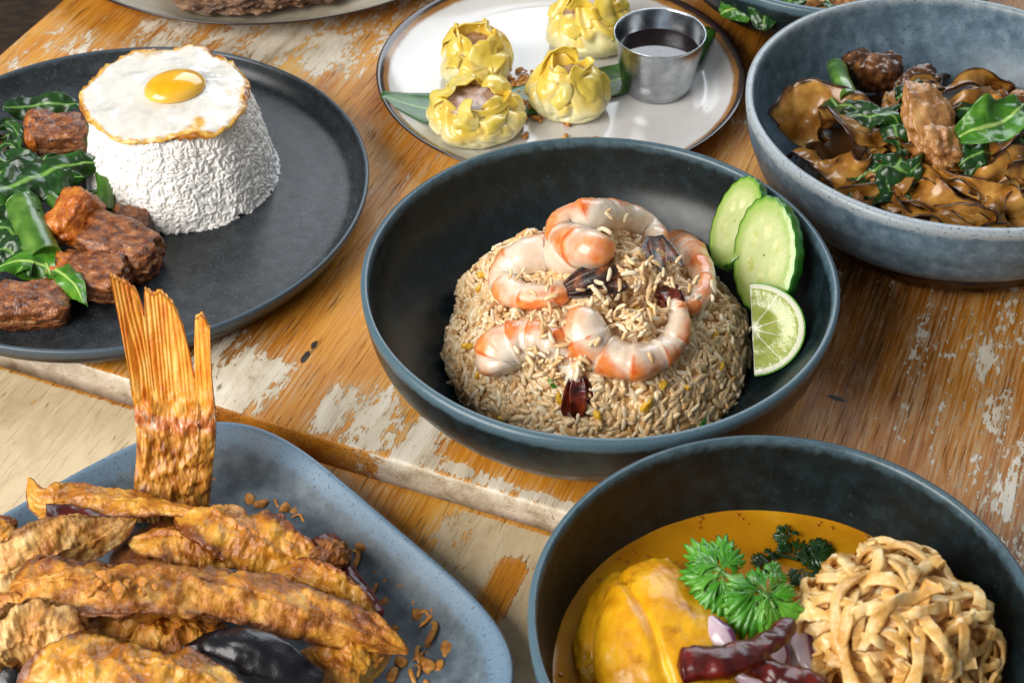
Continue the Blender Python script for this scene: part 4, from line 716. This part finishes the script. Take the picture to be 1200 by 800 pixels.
# ------------------------------------------------------------------ fried fish on the blue platter
ZF = ZB+.0062
def tail():
    Y0 = .548; n = 121; m = 90; s = np.linspace(0, 1, n); u = np.linspace(0, 1, m)
    lft = catmull([(155, 600, 0), (159, 550, 0), (160, 500, 0), (152, 440, 0), (141, 380, 0), (129, 322, 0)], m); rgt = catmull([(244, 606, 0), (249, 550, 0), (253, 500, 0), (248, 440, 0), (246, 380, 0), (246, 330, 0)], m)
    top = np.interp(s, [0, .1, .22, .26, .29, .33, .40, .48, .6, .70, .76, .785, .80, .84, .92, 1], [1., .985, .95, .90, .83, .955, .93, .945, .90, .80, .66, .60, .60, .84, .86, .80]); top = top+.008*fbm(np.c_[s*40, 0*s, 0*s], 1, 2, 3)
    front = []; back = []; root_ = []; band = []
    for side in (1, -1):
        rows = []
        for i in range(m):
            k = u[i]*top; L = np.c_[np.interp(k, u, lft[:, 0]), np.interp(k, u, lft[:, 1])]; Rr = np.c_[np.interp(k, u, rgt[:, 0]), np.interp(k, u, rgt[:, 1])]
            q = L*(1-s[:, None])+Rr*s[:, None]; Yb = Y0+.045*k**1.2+.008*np.sin(s*2.6+.3)*k
            P = at_y(q[:, 0], q[:, 1], Yb)
            th = (.0075*np.sqrt(np.clip(1-(2*s-1)**2*.97, 0, 1)))*(1-sstep(.30, .62, k))+.0009
            ray_ = (.0008*np.abs(np.sin(s*np.pi*19+3*fbm(np.c_[s*6, k*2, 0*s], 1, 2, 5)))*sstep(.44, .60, k)); rough_ = .0016*fbm(np.c_[s*.04, 0*s+side, k*.12], 210, 3, 6)*(1-sstep(.45, .6, k))*2
            P[:, 1] -= side*(th+ray_+rough_); rows.append(P)
            if side == 1: root_.append(1-k); band.append(np.exp(-((k-.42)/.05)**2)*np.ones(n))
        (front if side == 1 else back).extend(rows)
    V = np.vstack(front+back); g = grid(m, n); N0 = m*n; Fc = np.vstack([g, g[:, ::-1]+N0])
    def seam(idx): return np.array([[idx[k], idx[k]+N0, idx[k+1]+N0, idx[k+1]] for k in range(len(idx)-1)])
    Fc = np.vstack([Fc, seam(np.arange(m)*n), seam(np.arange(m)*n+n-1)[:, ::-1], seam((m-1)*n+np.arange(n))])
    at_ = {'root': np.tile(np.concatenate(root_), 2), 'band': np.tile(np.concatenate(band), 2)}
    rt = thing('fried_fish', 'whole fried fish half hidden under the strips with its tail raised', 'fish', at(200, 640, ZF)); mk('tail_fin', V, Fc, M['fin'], rt, at_)
    P = [at(200, 612, ZF+.010), at(190, 680, ZF+.010), at(150, 760, ZF+.010), at(80, 860, ZF+.010)]
    V, Fc, tt, an = strip_tube(P, .027, .5, 80, 36, ((.10, 50), (.06, 200)), 77); mk('body', V, Fc, M['batter'], rt, {'dark': .9})
tail()
def fish_strip(path, r, label, mat='batter', flat=.7, seed=0, amps=((.20, 32), (.07, 120), (.05, 360), (.035, 850)), up=(0, -.45, .85), prof=lambda t: np.clip(t/.24, 0, 1)**.65*np.clip((1-t)/.42, 0, 1)**.75):
    V, Fc, t, an = strip_tube([at(x, y, ZF+z) for x, y, z in path], r*1.16, flat*.66, 190, 60, amps, seed, up=up, prof=prof, pw=1.28, twist=.75, crease=.05, fib=.24)
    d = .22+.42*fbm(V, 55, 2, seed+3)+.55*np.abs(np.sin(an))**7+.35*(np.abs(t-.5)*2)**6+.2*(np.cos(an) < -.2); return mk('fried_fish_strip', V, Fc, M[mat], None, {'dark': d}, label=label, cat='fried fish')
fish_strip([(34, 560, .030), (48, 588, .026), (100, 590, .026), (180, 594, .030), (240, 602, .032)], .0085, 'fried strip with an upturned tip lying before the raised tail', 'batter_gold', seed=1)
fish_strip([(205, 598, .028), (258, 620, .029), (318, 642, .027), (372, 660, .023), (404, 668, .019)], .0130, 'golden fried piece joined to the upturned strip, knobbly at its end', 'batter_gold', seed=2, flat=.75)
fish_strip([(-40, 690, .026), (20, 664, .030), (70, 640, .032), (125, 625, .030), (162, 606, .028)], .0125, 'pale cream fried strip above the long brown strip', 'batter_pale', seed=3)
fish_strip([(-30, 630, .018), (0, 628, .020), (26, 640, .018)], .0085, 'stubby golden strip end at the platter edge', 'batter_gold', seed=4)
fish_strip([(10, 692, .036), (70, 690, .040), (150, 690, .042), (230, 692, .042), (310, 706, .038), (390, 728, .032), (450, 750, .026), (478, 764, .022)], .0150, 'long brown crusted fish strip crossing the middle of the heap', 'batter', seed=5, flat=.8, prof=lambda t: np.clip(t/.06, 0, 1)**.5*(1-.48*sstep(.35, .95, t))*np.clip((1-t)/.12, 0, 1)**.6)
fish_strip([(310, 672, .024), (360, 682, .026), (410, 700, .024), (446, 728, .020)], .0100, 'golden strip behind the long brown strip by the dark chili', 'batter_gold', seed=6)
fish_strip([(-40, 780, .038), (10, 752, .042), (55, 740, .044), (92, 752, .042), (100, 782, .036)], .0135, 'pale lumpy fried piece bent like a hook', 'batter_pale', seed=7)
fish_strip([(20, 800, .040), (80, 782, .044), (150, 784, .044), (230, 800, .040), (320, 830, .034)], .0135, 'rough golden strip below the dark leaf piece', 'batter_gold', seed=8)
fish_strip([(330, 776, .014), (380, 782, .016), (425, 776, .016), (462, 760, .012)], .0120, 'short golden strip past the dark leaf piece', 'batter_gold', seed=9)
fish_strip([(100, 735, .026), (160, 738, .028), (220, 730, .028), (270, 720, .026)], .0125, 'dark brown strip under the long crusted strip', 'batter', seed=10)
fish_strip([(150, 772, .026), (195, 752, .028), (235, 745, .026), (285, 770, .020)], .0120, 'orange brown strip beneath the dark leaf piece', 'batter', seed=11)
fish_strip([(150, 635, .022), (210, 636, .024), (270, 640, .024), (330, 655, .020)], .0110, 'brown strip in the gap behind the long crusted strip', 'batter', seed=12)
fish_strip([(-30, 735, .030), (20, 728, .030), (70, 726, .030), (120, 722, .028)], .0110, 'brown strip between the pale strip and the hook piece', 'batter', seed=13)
V, Fc = blob(at(384, 654, ZF+.022), (.0105, .0085, .0085), (0, 0, .3), 2.2, ((.3, 3), (.15, 7)), 5, 4); mk('fried_nugget', V, Fc, M['batter'], None, {'dark': .7}, label='small dark brown fried nugget beside the dried chili', cat='fried fish')
def chili(path, r, label, seed):
    V, Fc, t, an = strip_tube(path, r, .7, 70, 24, ((.35, 70), (.15, 220)), seed, prof=lambda t: np.clip(t/.05, 0, 1)**.6*(1-.55*t)*np.clip((1-t)/.05, 0, 1)**.5); mk('dried_chili', V, Fc, M['chili'], None, label=label, cat='chili')
chili(pts([(52, 606), (75, 602), (100, 606), (128, 612)], ZF+.030), .0075, 'dark red dried chili under the upturned strip', 1)
chili(pts([(372, 632), (400, 664), (425, 695), (446, 724)], ZF+.018), .0080, 'dark red dried chili along the end of the golden strips', 2)
V, Fc, t, s = sheet(pts([(212, 756, ZF+.036), (255, 752, ZF+.040), (305, 770, ZF+.038), (372, 822, ZF+.024)], 0), lambda t: -0+.012*np.clip(t/.55, .02, 1)**.8*np.clip((1-t)/.08, .5, 1), (0, -.5, .85), 50, 21, -.45, (.0012, 6), (.0035, 60), 5)
mk('fried_leaf', V, Fc, M['crisp_leaf'], None, solid=.0008, label='glossy black fried leaf pointing out of the heap', cat='leaf')
V, Fc, t, s = sheet(pts([(-20, 775, ZF+.030), (0, 792, ZF+.030), (14, 810, ZF+.028)], 0), leafw(.010), (0, -.5, .85), 30, 13, -.25, (.001, 6), (.001, 60), 6)
mk('fried_leaf', V, Fc, M['crisp_leaf'], None, solid=.0008, label='small black leaf scrap beside the hook shaped fried piece', cat='leaf')
CR = [(250, 565, 3), (262, 563, 2), (268, 597, 4), (295, 545, 2), (305, 590, 5), (302, 560, 2), (322, 592, 3), (335, 594, 5), (345, 600, 4), (350, 607, 3), (312, 600, 3), (293, 585, 5), (385, 632, 3), (390, 645, 4), (423, 640, 6), (418, 655, 5), (430, 632, 2), (447, 645, 4), (462, 660, 3), (470, 685, 4), (455, 678, 3), (440, 690, 3), (450, 706, 4), (490, 720, 6), (497, 722, 4), (512, 715, 5), (527, 727, 5), (508, 742, 6), (513, 745, 3), (526, 755, 6), (487, 768, 4), (505, 762, 3), (548, 755, 3), (543, 775, 5), (500, 778, 6), (514, 780, 5), (490, 785, 3), (470, 775, 5), (460, 790, 5), (480, 795, 4), (465, 760, 3), *[(int(x_), int(y_), int(s_)) for x_, y_, s_ in zip(np.random.default_rng(3).normal(508, 22, 26), np.random.default_rng(4).normal(755, 30, 26), np.random.default_rng(5).integers(2, 5, 26))], *[(int(x_), int(y_), 2) for x_, y_ in zip(np.random.default_rng(6).uniform(262, 400, 16), np.random.default_rng(7).uniform(548, 600, 16))], (140, 570, 2), (280, 552, 2), (380, 570, 2), (440, 668, 3), (530, 705, 2)]
def platter_hf(x, y):
    u = np.abs(x*EU[0]+y*EU[1]-(-.559+.128)); v = np.abs(x*EV[0]+y*EV[1]-(.3215-.150)); d = np.minimum(.128-u, .150-v); return ZF+np.clip(.03-d, 0, .03)**2*12
rng = np.random.default_rng(12)
for i, (x, y, s) in enumerate(CR):
    s = s*.00055; c = hit(x, y, platter_hf, s*.5); ang = rng.uniform(0, 6.28)
    if i % 3 == 0: V, Fc, *_ = strip_tube([c+np.array([math.cos(ang), math.sin(ang), .1])*s*2.6, c+np.array([.3*s, .6*s, s]), c-np.array([math.cos(ang+.7), math.sin(ang+.7), 0])*s*2.4], s*.5, .5, 16, 8, ((.3, 300),), i)
    else: V, Fc = blob(c, (s*rng.uniform(1, 1.8), s*.9, s*.55), (rng.uniform(-.4, .4), rng.uniform(-.4, .4), ang), 3, ((.4, 2),), 2, i)
    mk('garlic_shaving', V, Fc, M['crumb'], None, label='golden fried garlic shaving scattered on the blue platter', cat='garlic', group='garlic shavings on the blue platter')
def heap_hf(x, y): return ZF+.052
rng = np.random.default_rng(8)
for i in range(26):
    x = 90+rng.random()*95; y = 672+rng.random()*24; s = rng.uniform(.0011, .0026); c = at(x, y, ZF+.056); V, Fc = blob(c, (s*rng.uniform(1, 1.9), s, s*.6), tuple(rng.uniform(-.6, .6, 2))+(rng.uniform(0, 6),), 3, ((.4, 2),), 2, i)
    mk('garlic_shaving', V, Fc, M['crumb'], None, label='golden fried garlic crumb on the long brown crusted strip', cat='garlic', group='garlic crumbs on the long brown strip')

# ------------------------------------------------------------------ curry
ZC = .0365
n = 120; a = np.linspace(0, 2*np.pi, n, endpoint=False); rr = np.linspace(.001, .0945, 40); X = np.outer(rr, np.cos(a)); Y = np.outer(rr, np.sin(a)); P = np.stack([X, Y, 0*X], -1).reshape(-1, 3)
P[:, 2] = .0005*fbm(P, 50, 2, 3)+.0012*np.clip((np.hypot(P[:, 0], P[:, 1])-.09)/.0045, 0, 1)**2; mk('curry_broth', P+np.array([CC[0], CC[1], ZC]), grid(40, n, True), M['curry'], None, label='yellow orange curry broth filling the front bowl', cat='curry')
def curry_hf(x, y): return ZC+.0003+0*x
rng = np.random.default_rng(15); sp = [(CC[0]+.094*q*math.cos(t_), CC[1]+.094*q*math.sin(t_)) for q, t_ in zip(rng.uniform(.5, .97, 60)**.6, rng.uniform(.3, 3.6, 60))]; Vs = []; Fs = []; n0 = 0
for x_, y_ in sp:
    V, Fc = ico(2); q = rng.uniform(.0004, .0013); Vs.append(V*np.array([q, q*rng.uniform(.7, 1), .0003])+np.array([x_, y_, ZC+.0006])); Fs.append(Fc+n0); n0 += len(V)
mk('oil_droplets', np.vstack(Vs), np.vstack(Fs), M['oil'], None, label='small orange oil droplets floating on the curry broth', cat='oil', kind='stuff')
def chick(x, y):
    c = at(785, 752, ZC+.010); d = np.array([x-c[0], y-c[1]]); return ZC+.026*max(0., 1-(d[0]/.036)**2-(d[1]/.040)**2)**.5
c = at(788, 760, ZC+.008); V, Fc = ico(6); U = V.copy(); U[:, 0] *= (1-.22*U[:, 1]); e = rotm((.1, .1, .25)); dsp = .09*fbm(V, 1.4, 2, 5)+.018*fbm(V+4, 5, 3, 8)-.10*np.exp(-((V[:, 0]+.42+.12*V[:, 1]+.1*fbm(V, 2.5, 2, 4))/.06)**2)*(V[:, 2] > -.2)-.022*np.abs(fbm(V*np.array([2.2, .7, 1]), 2.2, 3, 15))+.010*fbm(V, 22, 2, 9)
mk('chicken_thigh', ((U*(1+dsp)[:, None])*np.array([.0335, .0420, .0235]))@e.T+c, Fc, M['curry_chicken'], None, {'b': .5}, label='yellow curry chicken thigh rising from the broth', cat='chicken')
V, Fc = blob(at(716, 735, ZC+.002), (.013, .030, .012), (0, 0, -.35), 2.2, ((.12, 2), (.06, 6)), 5, 6); mk('chicken_piece', V, Fc, M['curry_chicken'], None, label='narrow curry chicken piece along the side of the thigh', cat='chicken')
V, Fc = blob(at(778, 667, ZC+.008), (.006, .004, .004), (0, 0, .4), 2.6, ((.3, 2), (.1, 6)), 4, 7); mk('potato_piece', V, Fc, M['curry_chicken'], None, label='small yellow scrap behind the thigh beside the coriander', cat='potato')
V, Fc = blob(at(914, 703, ZC+.012), (.006, .006, .004), (0.3, 0, .4), 3, ((.2, 2),), 3, 9); mk('crisp_scrap', V, Fc, M['batter_gold'], None, {'dark': 0}, label='golden crisp scrap between coriander and noodle nest', cat='scrap')
def cil_leaf(root, base, d, size, up, seed, mat='cilantro'):
    d = np.array(d, float); up = np.array(up, float); d = unit(d); up = unit(up-(up@d)*d); sd = np.cross(up, d); rng = np.random.default_rng(seed); Vs = []; Fs = []; ve = []; n0 = 0
    for j, (a0_, L) in enumerate(((0, 1.), (.75, .92), (-.75, .92), (1.5, .7), (-1.5, .7))):
        a0_ += rng.normal()*.12; L *= size*rng.uniform(.85, 1.1); da = d*math.cos(a0_)+sd*math.sin(a0_); db = -d*math.sin(a0_)+sd*math.cos(a0_); nA = 41; ph = np.linspace(-1, 1, nA); tilt = rng.normal()*.25; lift0 = rng.uniform(-.08, .12)
        out = 1-.30*np.abs(ph)**1.6-.20*np.abs(((ph*2.5+2.5+.5) % 1)*2-1)**1.2-.0*ph; wid = .50+.07*rng.random()
        for k in np.linspace(.0, 1, 12):
            r = L*k*(1-(1-out)*k**3); fan = ph*wid*(.10+.90*min(1, k*1.25)**1.1); x = r*np.cos(fan); y = r*np.sin(fan)
            z = L*(lift0*k+tilt*np.sin(fan)*k-.30*k*k+.022*np.sin(ph*9+seed+j)*k+.09*fbm(np.c_[x/size*2.5, y/size*2.5, 0*x+seed+j], 1, 2, seed))
            Vs.append(base+np.outer(x, da)+np.outer(y, db)+np.outer(z+.0003*j, up)); ve.append(np.clip(1-np.abs(ph)*5, 0, 1)*(1-.4*k))
        Fs.append(grid(12, nA)+n0); n0 += 12*nA
    return mk('leaflet', np.vstack(Vs), np.vstack(Fs), M[mat], root, {'vein': np.concatenate(ve)}, solid=.0003)
sprig = thing('coriander_sprig', 'fresh bright green coriander sprig lying on the curry chicken', 'coriander', at(880, 700, ZC+.02))
def stem_part(root, path, r, mat='stem'):
    P = catmull(path, 24); V, Fc, *_ = tube(P, r, r, 10); mk('stalk', V, Fc, M[mat], root)
W = lambda x, y, l: at(x, y, ZC+l)
hubA = W(850, 672, .036); hubB = W(884, 688, .034); stem_part(sprig, [W(925, 722, .022), hubB, W(865, 678, .036), hubA, W(830, 655, .038)], .0010); stem_part(sprig, [hubB, W(900, 700, .033), W(908, 712, .032)], .0008)
stem_part(sprig, [hubB, W(893, 672, .036), W(906, 678, .034)], .0007)
ups = (0, -.5, .85)
for i, (b_, tip, sz) in enumerate([((846, 668, .037), (806, 628, .040), .0200), ((842, 664, .038), (838, 622, .042), .0150), ((848, 672, .036), (788, 664, .036), .0190), ((850, 675, .035), (818, 706, .032), .0200), ((888, 690, .034), (874, 752, .026), .0215), ((900, 698, .033), (912, 752, .024), .0200), ((898, 696, .034), (932, 688, .032), .0165), ((892, 690, .034), (850, 716, .030), .0150), ((904, 676, .034), (922, 672, .033), .010)]):
    b3 = W(*b_); cil_leaf(sprig, b3, W(*tip)-b3, sz, ups+np.array([.2*math.sin(i*2.), 0, 0]), i+1)
wet = thing('coriander_sprig', 'dark wilted coriander half sunk in the broth beside the nest', 'coriander', at(935, 655, ZC))
for i, (x, y, dx, dy, s) in enumerate([(930, 650, 10, -14, .013), (945, 640, 14, 4, .013), (905, 660, -8, -6, .010), (940, 668, 8, 12, .012), (955, 652, 12, -8, .011), (925, 630, -8, -8, .009)]):
    b3 = W(x, y, .0025); cil_leaf(wet, b3, W(x+dx, y+dy, .0035)-b3, s, (0, -.1, 1), 30+i, 'cilantro_wet')
stem_part(wet, [W(890, 660, .001), W(910, 650, .002), W(935, 655, .002)], .0009, 'cilantro_wet')
def onion(path, w, label, seed, up=(0, -.5, .85)):
    V, Fc, t, s = sheet(path, lambda t: w*np.clip(np.sin(np.pi*(t*.9+.06)), .15, 1), up, 40, 13, -.45, (0, 0), (.0004, 80), seed); mk('onion_slice', V, Fc, M['onion'], None, {'s': np.abs(s)**1.5*(s < 0)+.2*np.abs(s)}, solid=.0011, label=label, cat='onion')
onion([W(833, 722, .030), W(846, 742, .030), W(862, 768, .026)], .0046, 'purple onion stick leaning on the curry chicken', 1)
onion([W(948, 705, .018), W(940, 735, .020), W(944, 768, .018), W(958, 800, .014)], .0042, 'pale curved onion strip along the noodle nest', 2)
onion([W(928, 735, .016), W(930, 760, .016), W(936, 790, .012)], .0050, 'cream onion slice between the chilies and the nest', 3)
onion([W(856, 785, .020), W(890, 796, .020), W(930, 815, .016)], .0050, 'purple onion slice under the dried chilies', 4)
onion([W(908, 745, .020), W(915, 765, .020), W(914, 785, .018)], .0036, 'small purple onion sliver behind the second chili', 5)
chili([W(792, 780, .032), W(830, 776, .034), W(880, 764, .034), W(912, 744, .032), W(928, 726, .030)], .0088, 'dark dried chili with upturned tip across the curry chicken', 3)
chili([W(966, 812, .022), W(930, 798, .028), W(890, 782, .030), W(856, 770, .034)], .0085, 'wrinkled dried chili crossing in front of the other chili', 4)
# crispy noodle nest
nc = np.array(at(1066, 745, ZC)); nc = np.array([.1585, .4335, ZC]); NR = np.array([.0425, .0430, .0470])
nest = thing('crispy_noodle_nest', 'tangled nest of golden crispy noodles topping the curry', 'crispy noodles', nc)
V, Fc = blob(nc+np.array([0, 0, .004]), NR*.70, (0, 0, 0), 2.2, ((.08, 3),), 4, 2); mk('inner_tangle', V, Fc, M['batter'], nest, {'bub': 0, 'dark': .6})
rng = np.random.default_rng(44)
def strand(P, w, th, seed, tw=0.):
    P = catmull(P, 46); c = unit(P-(nc+np.array([0, 0, -.005]))); T = unit(np.gradient(P, axis=0)); sd = np.cross(T, c); t = np.linspace(0, 1, len(P)); up = c*np.cos(tw*np.sin(t*5+seed))[:, None]+sd*np.sin(tw*np.sin(t*5+seed))[:, None]
    V, Fc, tt, an = tube(P, w*(1+.12*np.sin(t*17+seed)), th*(1+.15*np.sin(t*23+seed)), 14, up, 3.4); b = fbm(V, 230, 2, seed); V = V+normals(V, Fc)*(.0013*np.maximum(0, b)+.0004*fbm(V, 600, 2, seed))[:, None]
    nn = len(V); V = np.vstack([V, P[:1], P[-1:]]); caps = [(i, (i+1) % 14, nn) for i in range(14)]+[(nn-14+(i+1) % 14, nn-14+i, nn+1) for i in range(14)]
    mk('noodle_strand', V, [tuple(f) for f in Fc]+caps, M['crisp_noodle'], nest, {'bub': np.r_[b, 0, 0]})
for i in range(235):
    th = rng.uniform(0, 2*np.pi); el = math.asin(rng.uniform(-.05, .98)); d = np.array([math.cos(th)*math.cos(el), math.sin(th)*math.cos(el), math.sin(el)]); lay = rng.uniform(.72, 1.07)
    tan = unit(np.cross(d, rng.normal(size=3))); cur = rng.normal()*38; L = rng.uniform(.020, .070); step = L/9; P = []; q = d.copy(); tv = tan; und = rng.uniform(0, 6.28)
    for k in range(10):
        rad = NR*(lay+.07*math.sin(k*1.1+und)); P.append(nc+q*rad); ax = q; ang = cur*step; tv = tv*math.cos(ang)+np.cross(ax, tv)*math.sin(ang); q = unit(q+tv*step/.043); tv = unit(tv-(tv@q)*q)
    P = np.array(P); P[:, 2] = np.maximum(P[:, 2], ZC+.0005); strand(P, rng.uniform(.0018, .0027), rng.uniform(.0008, .0011), i, rng.uniform(0, .9))
